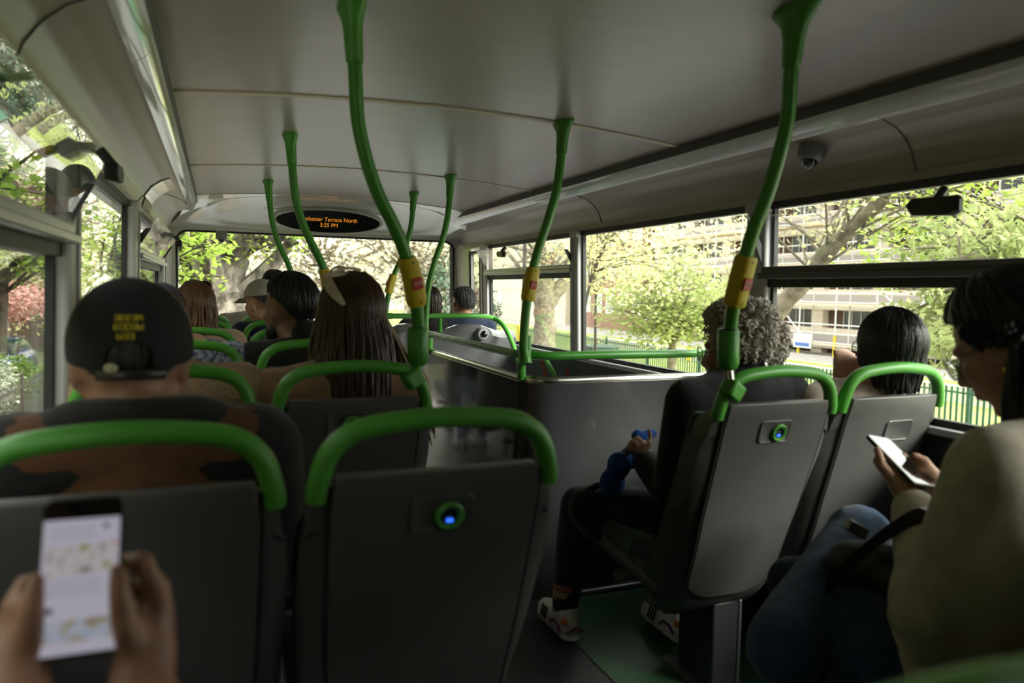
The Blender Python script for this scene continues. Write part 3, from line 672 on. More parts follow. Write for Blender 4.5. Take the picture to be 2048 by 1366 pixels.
# dome cameras on the ceiling
def dome_cam(c, label, r=0.045, axis=Vector((-0.25, 0, -1))):
    axis = axis.normalized(); t = thing('ceiling_camera', label, 'security camera', c); u = axis.orthogonal().normalized(); w_ = axis.cross(u)
    ring = lambda rr, d: [c+axis*d+(u*math.cos(a)+w_*math.sin(a))*rr for a in [2*math.pi*k/32 for k in range(32)]]
    m = MB(); m.loft([ring(r, -0.02), ring(r, r*0.72), ring(r*0.94, r*0.86), ring(r*0.68, r*1.02), ring(r*0.64, r*0.98)]); obj('housing', m, mat('camera_body', (0.20, 0.20, 0.205), 0.45), t)
    obj('dome', MB().ell(c+axis*r*0.98, r*0.58), mat('dark_dome', (0.01, 0.01, 0.012), 0.05, coat=1), t)
    obj('lens', MB().ell(c+axis*r*1.35+Vector((-0.008, -0.012, 0)), r*0.26), mat('lens_glass', (0.12, 0.12, 0.13), 0.05, coat=1), t)
dome_cam(at(1626, 296, x=1.815), 'grey dome camera hanging from the cove above the right windows')
dome_cam(at(443, 472, y=5.80)+Vector((0, 0, 0.01)), 'small dome camera at the top edge of the windscreen', 0.04, Vector((0, -0.2, -1)))
# ================================================================== passengers
R2 = lambda a: math.radians(a)
def skin_mat(name, c): 
    m = mat(name, c, 0.5, noise=0.10, nscale=30, bump=0.05, bscale=150); b = m.node_tree.nodes['Principled BSDF']
    b.inputs['Subsurface Weight'].default_value = 0.08; b.inputs['Subsurface Radius'].default_value = (0.01, 0.004, 0.002); b.inputs['Subsurface Scale'].default_value = 0.5
    return m
SK_L = skin_mat('light_skin', (0.52, 0.30, 0.21)); SK_M = skin_mat('tan_skin', (0.34, 0.18, 0.115)); SK_D = skin_mat('brown_skin', (0.20, 0.105, 0.065))
cloth = lambda n, c, **k: mat(n, c, 0.92, spec=0.2, sheen=0.15, noise=k.get('noise', 0.12), nscale=k.get('nscale', 25), bump=k.get('bump', 0.25), bscale=k.get('bscale', 35), col2=k.get('col2'))
HAIRM = lambda n, c, c2: mat(n, c, 0.42, spec=0.45, col2=c2, nscale=70, stretch=(1, 1, 0.08), bump=0.3, bscale=160)
EYEW = mat('eye_white', (0.7, 0.68, 0.64), 0.2); EYED = mat('iris_dark', (0.03, 0.02, 0.015), 0.15)
class Head:
    def __init__(s, c, yaw=0, pitch=0, roll=0, k=1.0):
        s.c = Vector(c); s.R = (Matrix.Rotation(R2(yaw), 3, 'Z') @ Matrix.Rotation(R2(pitch), 3, 'X') @ Matrix.Rotation(R2(roll), 3, 'Y')); s.k = k
    def p(s, x, y, z): return s.c + s.R @ (Vector((x, y, z))*s.k)
    def build(s, mb, nb, neck=0.052):
        k = s.k; E = lambda x, y, z, r, rot=None: mb.ell(s.p(x, y, z), tuple(q*k for q in r), s.R if rot is None else s.R @ rot, 18, 12)
        E(0, -0.014, 0.032, (0.073, 0.094, 0.084)); E(0, 0.022, -0.028, (0.060, 0.068, 0.082)); E(0, 0.030, -0.082, (0.044, 0.046, 0.032)); E(0, 0.062, -0.102, (0.020, 0.018, 0.015))
        E(0, 0.070, 0.022, (0.048, 0.020, 0.014)); mb.cap(s.p(0, 0.084, 0.010), 0.008*k, s.p(0, 0.103, -0.030), 0.0125*k)
        for q in (-1, 1):
            E(q*0.012, 0.092, -0.033, (0.009, 0.011, 0.008)); E(q*0.036, 0.060, -0.022, (0.022, 0.020, 0.020))
            E(q*0.074, -0.008, -0.012, (0.010, 0.021, 0.031), Matrix.Rotation(q*0.35, 3, 'Z')); E(q*0.080, -0.014, 0.006, (0.007, 0.015, 0.014))
            mb.cap(s.p(q*0.040, -0.02, -0.07), 0.03*k, Vector(nb)+Vector((q*0.045, -0.01, 0.015)), 0.034)
        E(0, 0.084, -0.057, (0.022, 0.013, 0.006)); E(0, 0.083, -0.068, (0.019, 0.012, 0.007))
        mb.cap(s.p(0, -0.020, -0.06), neck*k, nb, neck*1.12)
    def eyes(s, parent):
        for q in (-1, 1):
            e = obj('eye', MB().ell(s.p(q*0.030, 0.0635, 0.004), 0.0110*s.k), EYEW, parent)
            obj('iris', MB().ell(s.p(q*0.030, 0.0715, 0.003), 0.0050*s.k, n=10, m=6), EYED, e)
    def sph(s, th, ph, r=1.0, R=(0.080, 0.101, 0.096)):
        return s.p(R[0]*r*math.sin(th)*math.sin(ph), -0.014+R[1]*r*math.sin(th)*math.cos(ph), 0.030+R[2]*r*math.cos(th))
def limits(front, side, back):
    def f(ph):
        a = abs((ph+math.pi) % (2*math.pi)-math.pi); return R2(np.interp(math.degrees(a), [0, 40, 62, 95, 140, 180], [front, front, (front+side)/2, side, back, back]))
    return f
def hair(parent, hd, material, lim, drop=None, n=160, r=0.006, fluff=1.03, wave=0.006, seed=1, wide=0.0, part=0.0, name='hair', tilt=None, keep=None, taper=0.4):
    """scalp cap plus separate locks that run over the head and then hang"""
    g = random.Random(seed); mb = MB()
    def under(u, v):
        ph = (u-0.5)*2*math.pi; p = hd.sph(max(0.02, lim(ph)*min(1, v/0.6)), ph, 1.01)
        if v > 0.6:
            d = (drop(ph)*0.93 if drop else 0)+0.0004; q = (v-0.6)/0.4; o = p-hd.c; o.z = 0; o = o.normalized() if o.length > 1e-4 else Vector((0, -1, 0))
            p = p+Vector((0, 0, -d*q))+o*((wide*math.sin(q*math.pi*0.75)-0.02*q) if d > 0.01 else 0)+(Vector(tilt)*q*q if tilt and d > 0.01 else Vector())
        return p
    mb.slab(under, 48, 24, lambda p: Vector(p)+(Vector((hd.c.x, hd.c.y, max(hd.c.z, 0)))-Vector(p))*0.10 if p[2] > hd.c.z-0.06 else Vector(p)+(Vector((hd.c.x, hd.c.y, p[2]))-Vector(p))*0.2)
    for i in range(n):
        ph = g.uniform(-math.pi, math.pi); tm = lim(ph)*g.uniform(0.86, 1.04); t0 = g.uniform(0.02, 0.55)*tm if g.random() < 0.75 else 0.03
        rr = g.uniform(1.0, fluff)+0.01; pts = []; long_ = (drop(ph) if drop else 0) > 0.01; wv = g.uniform(0, 6.28); f = g.uniform(0.8, 1.5)
        for q in np.linspace(t0, tm, 7):
            pts.append(hd.sph(q, ph+part*math.sin(q)*0.3+wave*6*math.sin(q*5*f+wv), rr if long_ else 1.0+(rr-1.0)*(1-0.85*(q/max(tm, 0.01))**3)))
        d = drop(ph)*g.uniform(0.82, 1.05) if drop else 0
        if d > 0.01:
            b = pts[-1]; outw = (b-hd.c); outw.z = 0; outw = outw.normalized() if outw.length > 1e-4 else Vector((0, -1, 0))
            for q in np.linspace(0.12, 1, 9):
                s_ = hd.R @ Vector((math.cos(wv), math.sin(wv), 0))*wave*math.sin(q*7*f+wv)
                pts.append(b+Vector((0, 0, -d*q))+outw*(wide*math.sin(q*math.pi*0.75)-0.012*q)+s_+(Vector(tilt)*q*q if tilt else Vector()))
        m_ = len(pts); mb.tube(pts, [r*(0.6+0.4*min(1, 4*q/m_))*(1 if q < m_*0.7 else lerp(1, taper, (q-m_*0.7)/(m_*0.3))) for q in range(m_)], 5)
    return obj(name, mb, material, parent, ang=80)
def curls(parent, hd, material, lim, n=800, seed=2, thick=0.02):
    g = random.Random(seed); mb = MB()
    mb.slab(lambda u, v: hd.sph(max(0.02, lim((u-0.5)*2*math.pi)*v), (u-0.5)*2*math.pi, 1.06), 36, 14, lambda p: hd.c+(Vector(p)-hd.c)*0.85)
    for i in range(n):
        ph = g.uniform(-math.pi, math.pi); th = math.acos(1-g.random()*(1-math.cos(lim(ph)*1.03))); b = hd.sph(th, ph, 1.06+g.random()*thick*9)
        ax = Vector((g.gauss(0, 1), g.gauss(0, 1), g.gauss(0, 1))).normalized(); u = ax.orthogonal().normalized(); w_ = ax.cross(u); R = g.uniform(0.006, 0.012); L = g.uniform(0.004, 0.02)
        mb.tube([b+(u*math.cos(a)+w_*math.sin(a))*R*(1-0.3*a/9)+ax*L*a/9 for a in np.linspace(0, g.uniform(5, 9), 11)], [0.0022]*9+[0.0016, 0.0008], 4)
    return obj('hair', mb, material, parent, ang=80)
def glasses(parent, hd, lens=0.022, col=None, lift=0.0, fwd=0.0, name='glasses', dark=False):
    """spectacle frames with lenses and temples"""
    col = col or BLACKP; fr = MB(); lm = MB()
    P = lambda x, y, z: hd.p(x, y+fwd, z+lift)
    for q in (-1, 1):
        ring = [P(q*0.033+lens*1.12*math.cos(a), 0.101-0.010*abs(math.cos(a)) if q*math.cos(a) > 0 else 0.101, -0.001+lens*0.86*math.sin(a)) for a in [2*math.pi*k/20 for k in range(21)]]
        fr.tube(ring, 0.0016, 6, caps=False); lm.loft([ring[:-1], [p+hd.R @ Vector((0, 0.001, 0)) for p in ring[:-1]]])
        fr.tube([P(q*(0.033+lens*1.12), 0.092, 0.003), P(q*0.074, 0.05, 0.004), P(q*0.079, -0.005, 0.004), P(q*0.078, -0.03, -0.012)], 0.0017, 6)
    fr.tube([P(-0.010, 0.102, 0.003), P(0, 0.105, 0.006), P(0.010, 0.102, 0.003)], 0.0016, 6)
    o = obj(name, fr, col, parent); obj('lenses', lm, BLACKP if dark else HOPGL, o, smooth=False); return o
def arm(mb, a, b, c, r=(0.056, 0.047, 0.042, 0.034)):
    mb.cap(a, r[0], b, r[1]); mb.cap(b, r[1]*0.98, c, r[3])
def finger(mb, pts, r=0.0088): mb.chain(pts, [r, r*0.96, r*0.88, r*0.78][:len(pts)])
def rest_hand(mb, w_, d, up, side):
    """a relaxed, slightly curled hand: palm, four fingers, thumb"""
    w_ = Vector(w_); d = Vector(d).normalized(); s = d.cross(Vector(up)).normalized(); u = s.cross(d).normalized()
    mb.cap(w_, 0.026, w_+d*0.035, 0.027); 
    for k in range(4): mb.cap(w_+d*0.02+s*(k-1.5)*0.015, 0.014, w_+d*0.085+s*(k-1.5)*0.019, 0.0115)
    for k, L in enumerate((0.066, 0.076, 0.072, 0.056)):
        b = w_+d*0.088+s*(k-1.5)*0.0195; finger(mb, [b, b+d*L*0.5-u*L*0.10, b+d*L*0.78-u*L*0.38, b+d*L*0.9-u*L*0.66])
    t = w_+d*0.03+s*side*0.028; mb.chain([t, t+d*0.032+s*side*0.020-u*0.008, t+d*0.062+s*side*0.018-u*0.016], [0.013, 0.0105, 0.0085])
def person(label, x, Y, hd, skin, top, legs, group=None, sh=0.175, build=1.0, J=None, vox=0.011, hands=True, hand_fn=None, shoes=None, sleeves=0.95, collar=None, low=True, name='person', topname='jacket', neck=0.052):
    j = dict(pelvis=(x, Y+0.34, 0.49), waist=(x, Y+0.31, 0.63), chest=(x, Y+0.245, 0.79), nb=(x, Y+0.215, 0.955), shl=(x-sh, Y+0.225, 0.905), shr=(x+sh, Y+0.225, 0.905),
             ell=(x-sh-0.03, Y+0.33, 0.66), elr=(x+sh+0.03, Y+0.33, 0.66), wrl=(x-0.10, Y+0.52, 0.60), wrr=(x+0.10, Y+0.52, 0.60),
             hipl=(x-0.085, Y+0.38, 0.475), hipr=(x+0.085, Y+0.38, 0.475), knl=(x-0.10, Y+0.80, 0.49), knr=(x+0.10, Y+0.80, 0.49), anl=(x-0.10, Y+0.80, 0.10), anr=(x+0.10, Y+0.80, 0.10))
    if J: j.update(J)
    j = {k: Vector(v) for k, v in j.items()}
    t = thing(name, label, 'person', (x, Y+0.4, 0.0), group)
    def torso(mb, e):
        B = build; mb.ell(j['chest'], (0.150*B+e, 0.098*B+e, 0.150+e), n=20, m=12); mb.ell(j['chest'].lerp(j['waist'], 0.5), (0.145*B+e, 0.100*B+e, 0.13+e), n=20, m=12); mb.ell(j['waist'], (0.142*B+e, 0.108*B+e, 0.12+e), n=20, m=12)
        mb.ell(j['pelvis'], (0.160*B+e, 0.120*B+e, 0.10+e*0.6), n=20, m=12); mb.cap(j['shl'], 0.055+e, j['shr'], 0.055+e); mb.cap(j['nb']+Vector((0, 0, -0.045)), 0.075+e, j['shl'].lerp(j['nb'], 0.25)+Vector((0, 0, -0.01)), 0.055+e); mb.cap(j['nb']+Vector((0, 0, -0.045)), 0.075+e, j['shr'].lerp(j['nb'], 0.25)+Vector((0, 0, -0.01)), 0.055+e)
        for a in ('shl', 'shr'): mb.cap(j['nb']+Vector((0, 0, -0.015)), 0.048+e, j[a]+Vector((0, 0, -0.005)), 0.05+e)
    def legm(mb, e):
        for s in 'lr':
            mb.cap(j['hip'+s], 0.083+e, j['kn'+s], 0.058+e); mb.cap(j['kn'+s], 0.057+e, j['an'+s].lerp(j['kn'+s], 0.55), 0.052+e); mb.cap(j['an'+s].lerp(j['kn'+s], 0.6), 0.052+e, j['an'+s], 0.034+e)
    mb = MB(); hd.build(mb, j['nb'], neck); torso(mb, 0); legm(mb, 0)
    for s in 'lr':
        arm(mb, j['sh'+s], j['el'+s], j['wr'+s]); 
        f = j['an'+s]; mb.cap(f+Vector((0, -0.02, -0.055)), 0.032, f+Vector((0, 0.13, -0.07)), 0.028)
    if hand_fn: hand_fn(mb, j)
    elif hands:
        for s, q in (('l', 1), ('r', -1)): rest_hand(mb, j['wr'+s], (j['wr'+s]-j['el'+s])+Vector((0, 0.05, 0)), (0, 0, 1), q)
    obj('body', voxel(mb, vox, 4), skin, t, ang=80); hd.eyes(t)
    mb = MB(); torso(mb, 0.016)
    for s in 'lr': arm(mb, j['sh'+s], j['el'+s], j['wr'+s].lerp(j['el'+s], 1-sleeves), (0.072, 0.062, 0.056, 0.047))
    if collar: mb.cap(j['nb']+Vector((0, 0, -0.02)), 0.074, j['nb']+Vector((0, 0.0, collar)), 0.070)
    obj(topname, voxel(mb, 0.012, 4), top, t, ang=80)
    if low:
        mb = MB(); mb.ell(j['pelvis'], (0.172*build, 0.132*build, 0.105), n=20, m=12); legm(mb, 0.012); obj('trousers', voxel(mb, 0.013, 3), legs, t, ang=80)
        for s in 'lr':
            f = j['an'+s]; mb = MB(); mb.cap(f+Vector((0, -0.03, -0.058)), 0.042, f+Vector((0, 0.14, -0.066)), 0.036); mb.cap(f+Vector((0, -0.01, -0.02)), 0.042, f+Vector((0, 0.03, -0.05)), 0.045); [mb.ell(f+Vector((0, q_, -0.088)), (w_, 0.045, 0.014), n=12, m=6) for q_, w_ in ((-0.035, 0.040), (0.01, 0.040), (0.06, 0.042), (0.11, 0.043), (0.145, 0.036))]; obj('shoe', voxel(mb, 0.008, 5), shoes or BLACKP, t, ang=80)
    t['_j'] = 0; del t['_j']
    return t, j
DK = cloth('black_jacket', (0.016, 0.015, 0.015)); NAVY = cloth('navy_jacket', (0.014, 0.019, 0.040)); TAN = cloth('tan_wool_coat', (0.26, 0.155, 0.085)); JEAN = cloth('dark_jeans', (0.02, 0.028, 0.05)); GREYC = cloth('stone_jacket', (0.36, 0.31, 0.25)); CREAM = cloth('cream_jumper', (0.58, 0.51, 0.41), bump=0.15); FUR = cloth('beige_fleece', (0.42, 0.29, 0.18), bump=1.0, bscale=120)
DENIM = cloth('blue_denim', (0.02, 0.036, 0.07), bump=0.35); BROWNC = cloth('brown_suede', (0.10, 0.045, 0.02)); PRINT = cloth('blue_white_print', (0.42, 0.45, 0.52), col2=(0.02, 0.03, 0.09), nscale=55)
HB = HAIRM('black_hair', (0.018, 0.016, 0.016), (0.006, 0.005, 0.005)); HBR = HAIRM('brown_hair', (0.070, 0.034, 0.017), (0.026, 0.012, 0.007)); HBL = HAIRM('blonde_hair', (0.26, 0.16, 0.075), (0.13, 0.07, 0.03)); HAU = HAIRM('auburn_hair', (0.17, 0.075, 0.03), (0.07, 0.03, 0.013)); HGR = HAIRM('silver_hair', (0.62, 0.56, 0.49), (0.36, 0.32, 0.28)); HSALT = HAIRM('greying_black_hair', (0.09, 0.088, 0.088), (0.012, 0.012, 0.012)); HDB = HAIRM('dark_brown_hair', (0.035, 0.017, 0.012), (0.012, 0.007, 0.005))
# ---- man in the black cap (second row of the left window seats)
h = Head(at(264, 731, y=1.36), 4, -4, 0, 1.06)
t, j = person('man in a black cap with yellow stitching seen from behind, dark collar', LX['A'], 1.045, h, SK_M, BROWNC, JEAN, sh=0.165, build=1.05, J=dict(nb=(-0.115, 1.29, 0.925), ell=(-0.29, 1.38, 0.66)), neck=0.060)
hair(t, h, HB, limits(40, 86, 116), n=120, r=0.004, fluff=1.0, seed=4)
mb = MB(); mb.cap((-0.285, 1.275, 0.895), 0.076, (0.06, 1.275, 0.895), 0.076); mb.cap((-0.2, 1.275, 0.925), 0.070, (-0.03, 1.275, 0.925), 0.070); mb.cap((-0.280, 1.275, 0.90), 0.079, (-0.29, 1.38, 0.66), 0.071); mb.cap((0.056, 1.275, 0.90), 0.079, (0.085, 1.375, 0.66), 0.071); obj('collar', voxel(mb, 0.011, 5), DK, t, ang=80)
mb = MB(); CAPR = (0.089, 0.112, 0.108)
def capf(u, v):
    ph = (u-0.5)*2*math.pi; a = abs(ph)
    lim_ = R2(np.interp(math.degrees(a), [0, 60, 120, 180], [84, 92, 104, 112]))
    if math.degrees(a) > 155: lim_ -= R2(26)*math.sqrt(max(0, 1-((180-math.degrees(a))/25)**2))
    return h.sph(max(0.02, lim_*v), ph, 1.0+0.012*math.sin(v*3), CAPR)
mb.slab(capf, 72, 18, lambda p: h.c+(Vector(p)-h.c)*0.965); cp = obj('cap', mb, mat('black_cap_cotton', (0.007, 0.007, 0.008), 0.85, bump=0.1, bscale=300), t)
mb = MB(); mb.slab(lambda u, v: h.p((u-0.5)*0.15, 0.095+0.07*v*(1-(2*u-1)**2*0.5), 0.035-0.022*v-0.02*(2*u-1)**2), 12, 6, lambda p: Vector(p)+Vector((0, 0, -0.004))); obj('peak', mb, BLACKP, cp)
mb = MB(); mb.tube([h.sph(R2(112), R2(a), 1.0, CAPR) for a in range(146, 216, 5)], 0.008, 8, flat=0.35); obj('strap', mb, BLACKP, cp)
mb = MB(); mb.ell(h.sph(R2(106), R2(196), 1.0, CAPR), (0.010, 0.005, 0.008)); obj('buckle', mb, mat('pale_buckle', (0.5, 0.45, 0.3), 0.4), cp)
mb = MB(); g = random.Random(3); YT = mat('yellow_thread', (0.62, 0.50, 0.02), 0.8)
for row, (el_, cnt, off) in enumerate([(68, 5, 0), (75, 5, 0), (82, 3, -0.5)]):
    for q in range(cnt):
        ph = R2(180-(q-(cnt-1)/2+off)*5.0+0); c_ = h.sph(R2(el_), ph, 1.03, CAPR); n_ = (c_-h.c).normalized(); u_ = Vector((0, 0, 1)).cross(n_).normalized(); v_ = n_.cross(u_)
        for (a0, b0, a1, b1) in g.sample([(-1, -1, -1, 1), (1, -1, 1, 1), (-1, 1, 1, 1), (-1, 0, 1, 0), (-1, -1, 1, -1)], 4):
            mb.tube([c_+u_*a0*0.003+v_*b0*0.0045, c_+u_*a1*0.003+v_*b1*0.0045], 0.0009, 5)
obj('embroidery', mb, YT, cp)
# ---- passenger holding a phone (front window seat)
PHY = 0.70
c00, c10, c01, c11 = at(86, 1000, y=PHY+0.02), at(250, 992, y=PHY+0.02), at(74, 1328, y=PHY-0.03), at(222, 1304, y=PHY-0.03)
pc = (c00+c10+c01+c11)/4; pu = ((c10-c00)+(c11-c01)).normalized(); pv = ((c00-c01)+(c10-c11)).normalized(); pn = pu.cross(pv).normalized()
if pn.y > 0: pn = -pn
pv = (pv-pu*pv.dot(pu)).normalized(); pw, ph_ = (c10-c00).length/2, (c00-c01).length/2
def phone(label, c, u, v, n, hw_, hh, lit=True):
    t = thing('phone', label, 'phone', c); f = lambda s, l, w_=hw_, h_=hh, r=0.009: [c+u*a*s+v*b*s+n*l for a, b in rrect(0, 0, w_, h_, r, 4)]
    m = MB(); m.loft([f(0.97, -0.0085), f(1, -0.007), f(1, -0.001), f(0.985, 0.0)]); obj('case', m, mat('phone_case', (0.05, 0.045, 0.03), 0.3), t)
    m = MB(); m.loft([f(1, -0.0005, hw_*0.94, hh*0.97, 0.007), f(1, 0.0006, hw_*0.94, hh*0.97, 0.007)])
    s = obj('screen', m, mat('phone_glass', (0.01, 0.01, 0.012), 0.06, coat=1.0, spec=0.6) if not lit else mat('phone_glass_dark', (0.01, 0.01, 0.01), 0.08), t, smooth=False)
    if lit:
        q = lambda nm, x0, x1, y0, y1, e, l=0.0009: obj(nm, MB().loft([[c+u*a*hw_*0.94+v*b*hh*0.97+n*z for a, b in ((x0, y0), (x1, y0), (x1, y1), (x0, y1))] for z in (l-0.0003, l)]), e, s, smooth=False)
        em = lambda nm, col, st=0.62: mat(nm, (0.02, 0.02, 0.02), 0.2, emit=col, est=st)
        q('page', -0.98, 0.98, -0.97, 0.74, em('page_glow', (0.72, 0.68, 0.80), 0.5)); 
        def pic(nm, cols):
            mm = em(nm, cols[0]); tt = mm.node_tree; b_ = tt.nodes['Principled BSDF']; tx = tt.nodes.new('ShaderNodeTexCoord'); nz = tt.nodes.new('ShaderNodeTexNoise'); nz.inputs['Scale'].default_value = 70; cr_ = tt.nodes.new('ShaderNodeValToRGB')
            for i, cc in enumerate(cols): 
                e = cr_.color_ramp.elements[i] if i < 2 else cr_.color_ramp.elements.new(0.3+0.13*i)
                e.color = (*cc, 1); e.position = 0.3+0.13*i
            tt.links.new(tx.outputs['Object'], nz.inputs['Vector']); tt.links.new(nz.outputs['Fac'], cr_.inputs[0]); tt.links.new(cr_.outputs[0], b_.inputs['Emission Color']); return mm
        q('picture', -0.85, 0.92, 0.02, 0.40, pic('room_photo', [(0.12, 0.12, 0.10), (0.45, 0.42, 0.40), (0.62, 0.58, 0.62), (0.30, 0.30, 0.12)]), 0.0013)
        q('picture', -0.80, 0.85, -0.82, -0.55, pic('street_photo', [(0.20, 0.18, 0.12), (0.42, 0.36, 0.26), (0.40, 0.48, 0.62), (0.55, 0.5, 0.5)]), 0.0013)
        for yy in (0.60, 0.50, -0.08, -0.16, -0.24): q('text_line', -0.82, 0.6 if yy < 0.5 else 0.35, yy, yy+0.02, em('text_glow', (0.45, 0.42, 0.50), 0.5), 0.0013)
        q('icon', -0.80, -0.62, -0.46, -0.38, em('icon_glow', (0.12, 0.13, 0.2), 0.5), 0.0013); q('icon', 0.55, 0.70, 0.60, 0.66, em('icon_glow', (0.12, 0.13, 0.2), 0.5), 0.0013); q('icon', 0.82, 0.92, 0.34, 0.42, em('red_glow', (0.6, 0.1, 0.1), 0.5), 0.0013)
    return t
phone('phone with a bright page of pictures held up at lower left', pc, pu, pv, pn, pw, ph_)
h = Head(Vector((-0.235, 0.46, 1.075)), 10, -30, 0, 1.0)
A = lambda a, b, d=0.0: at(a, b, y=PHY+d)
def phone_hands(mb, j):
    # right hand: fingers fold round behind the phone, thumb on the glass
    w_ = j['wrr']; mb.cap(w_, 0.027, A(292, 1290, -0.005), 0.026)
    for q, (m0, m1) in enumerate([((322, 1215), (288, 1120)), ((326, 1245), (322, 1168)), ((322, 1280), (330, 1215)), ((312, 1310), (326, 1262))]):
        b = A(*m0, 0.0+0.004*q); k = A(*m1, 0.012); mb.cap(A(288, 1300, 0.0), 0.014, b, 0.0125); finger(mb, [b, k, A(m1[0]-48, m1[1]+2, 0.034), A(m1[0]-95, m1[1]+14, 0.030)], 0.0100-0.0005*q)
    mb.chain([A(272, 1325, -0.018), A(252, 1258, -0.026), A(240, 1190, -0.022), A(236, 1140, -0.012)], [0.0150, 0.0125, 0.0105, 0.0085])
    # left hand: cradles the lower left corner
    w_ = j['wrl']; mb.cap(w_, 0.027, A(30, 1300, -0.005), 0.026)
    for q, (m0, m1) in enumerate([((30, 1215), (52, 1165)), ((22, 1245), (34, 1196)), ((22, 1280), (28, 1236)), ((30, 1310), (34, 1280))]):
        b = A(*m0, 0.002); k = A(*m1, 0.014); mb.cap(A(34, 1300, 0.0), 0.014, b, 0.0125); finger(mb, [b, k, A(m1[0]+44, m1[1]+4, 0.034), A(m1[0]+88, m1[1]+18, 0.030)], 0.0098-0.0005*q)
    mb.chain([A(48, 1330, -0.016), A(58, 1268, -0.024), A(66, 1205, -0.020), A(72, 1160, -0.010)], [0.0145, 0.012, 0.010, 0.0082])
t, j = person('passenger at the left edge whose two hands hold up a lit phone', LX['A']-0.05, 0.20, h, SK_M, DK, JEAN, J=dict(wrr=at(280, 1420, y=0.66), wrl=at(20, 1420, y=0.66), elr=(0.035, 0.52, 0.70), ell=(-0.29, 0.50, 0.70), chest=(-0.19, 0.44, 0.72), nb=(-0.235, 0.42, 0.93), shl=(-0.27, 0.42, 0.83), shr=(-0.10, 0.42, 0.80)), vox=0.0062, hand_fn=phone_hands, sleeves=0.25)
hair(t, h, HB, limits(45, 85, 120), n=140, r=0.0045, seed=9)
# ---- fleece collar passenger hidden by the cap man
h = Head(Vector((-0.165, 2.06, 1.015)), -8, -16)
t, j = person('passenger in a beige fleece collar, mostly hidden behind the black cap', LX['A'], 1.79, h, SK_L, FUR, JEAN, sh=0.165, collar=0.01, J=dict(nb=(-0.11, 2.03, 0.93)))
hair(t, h, HBL, limits(48, 100, 120), drop=lambda p: 0.12 if abs(p) > 1 else 0, n=120, seed=12)
# ---- blonde with the dark blue beanie
h = Head(at(322, 640, y=2.83), 0, 0)
t, j = person('blonde passenger in a dark blue beanie and blue-white patterned top', LX['A'], 2.575, h, SK_L, PRINT, JEAN, sh=0.16)
hair(t, h, HBL, limits(48, 108, 118), drop=lambda p: 0.22 if abs(p) > 0.9 else 0, n=170, seed=5, wide=0.02)
mb = MB(); mb.slab(lambda u, v: h.sph(max(0.02, R2(82)*v), (u-0.5)*2*math.pi, 1.07), 36, 12, lambda p: h.c+(Vector(p)-h.c)*0.96); obj('beanie', mb, cloth('blue_knit', (0.018, 0.02, 0.07)), t)
# ---- auburn woman with sunglasses on her head
h = Head(at(392, 618, y=3.62), -5, 0)
t, j = person('auburn long-haired woman with sunglasses pushed up on her head', LX['A'], 3.37, h, SK_L, cloth('beige_cardigan', (0.40, 0.28, 0.19)), JEAN, sh=0.17)
hair(t, h, HAU, limits(48, 106, 120), drop=lambda p: 0.22 if abs(p) > 0.9 else 0, n=190, seed=6, wide=0.012)
sg_ = Head(h.p(0, -0.030, 0.062), -5, 30); glasses(t, sg_, 0.024, name='sunglasses', dark=True)
# ---- long-haired woman with the bow
h = Head(at(702, 641, y=2.06), 8, -2, 0, 1.06)
t, j = person('long-haired brown-haired woman with a cream bow and tan coat', LX['B'], 1.79, h, SK_L, TAN, JEAN, sh=0.185, J=dict(nb=(0.315, 2.015, 0.945), shl=(0.125, 2.02, 0.885), shr=(0.495, 2.02, 0.89)))
hair(t, h, HBR, limits(48, 108, 118), drop=lambda p: (0.33 if abs(p) > 2.2 else 0.30) if abs(p) > 0.85 else 0, n=620, r=0.0050, seed=7, wide=0.032, wave=0.007, tilt=(0.0, -0.03, 0))
gl = random.Random(5); mb = MB()
for q in range(40):
    a0 = gl.uniform(70, 100); b = [h.sph(R2(v), R2(a0), 1.04+gl.random()*0.05) for v in np.linspace(20, 100, 6)]; e = b[-1]; fin = at(gl.uniform(836, 872), gl.uniform(830, 900), y=2.07+gl.uniform(-0.02, 0.03))
    b += spline([e, e.lerp(fin, 0.45)+Vector((0.012, 0, 0.01)), fin.lerp(e, 0.15)+Vector((0.008, 0, 0)), fin], 5)[1:]; mb.tube(b, [0.0045]*(len(b)-4)+[0.004, 0.003, 0.002, 0.001], 5)
obj('side_locks', mb, HBL, t, ang=80)
BOW = cloth('cream_ribbon', (0.55, 0.47, 0.33), bump=0.1)
bo = MB(); yk = h.c.y-0.085; k0 = at(652, 553, y=yk); e1 = at(688, 610, y=h.c.y-0.128); mid = at(664, 580, y=h.c.y-0.120); rb = spline([k0, mid, e1], 8); wd_ = Vector((0.86, -0.1, 0.5)).normalized(); nq = len(rb)
bo.loft([[p+wd_*s_*(0.005+0.009*math.sin(math.pi*min(1, 0.12+0.88*i/(nq-1)))**0.9)+Vector((0, l, 0)) for s_, l in ((-1, 0), (1, 0), (1, -0.003), (-1, -0.003))] for i, p in enumerate(rb)])
for e, w_ in ((at(722, 541, y=h.c.y-0.02), 0.012), (at(690, 537, y=h.c.y-0.02), 0.012)):
    bo.tube(spline([k0, k0.lerp(e, 0.5)+Vector((0, 0, 0.014)), e, k0.lerp(e, 0.55)+Vector((0, 0, -0.002)), k0], 6), w_*0.35, 8, flat=0.5)
bo.ell(k0, 0.008); obj('hair_bow', bo, BOW, t)
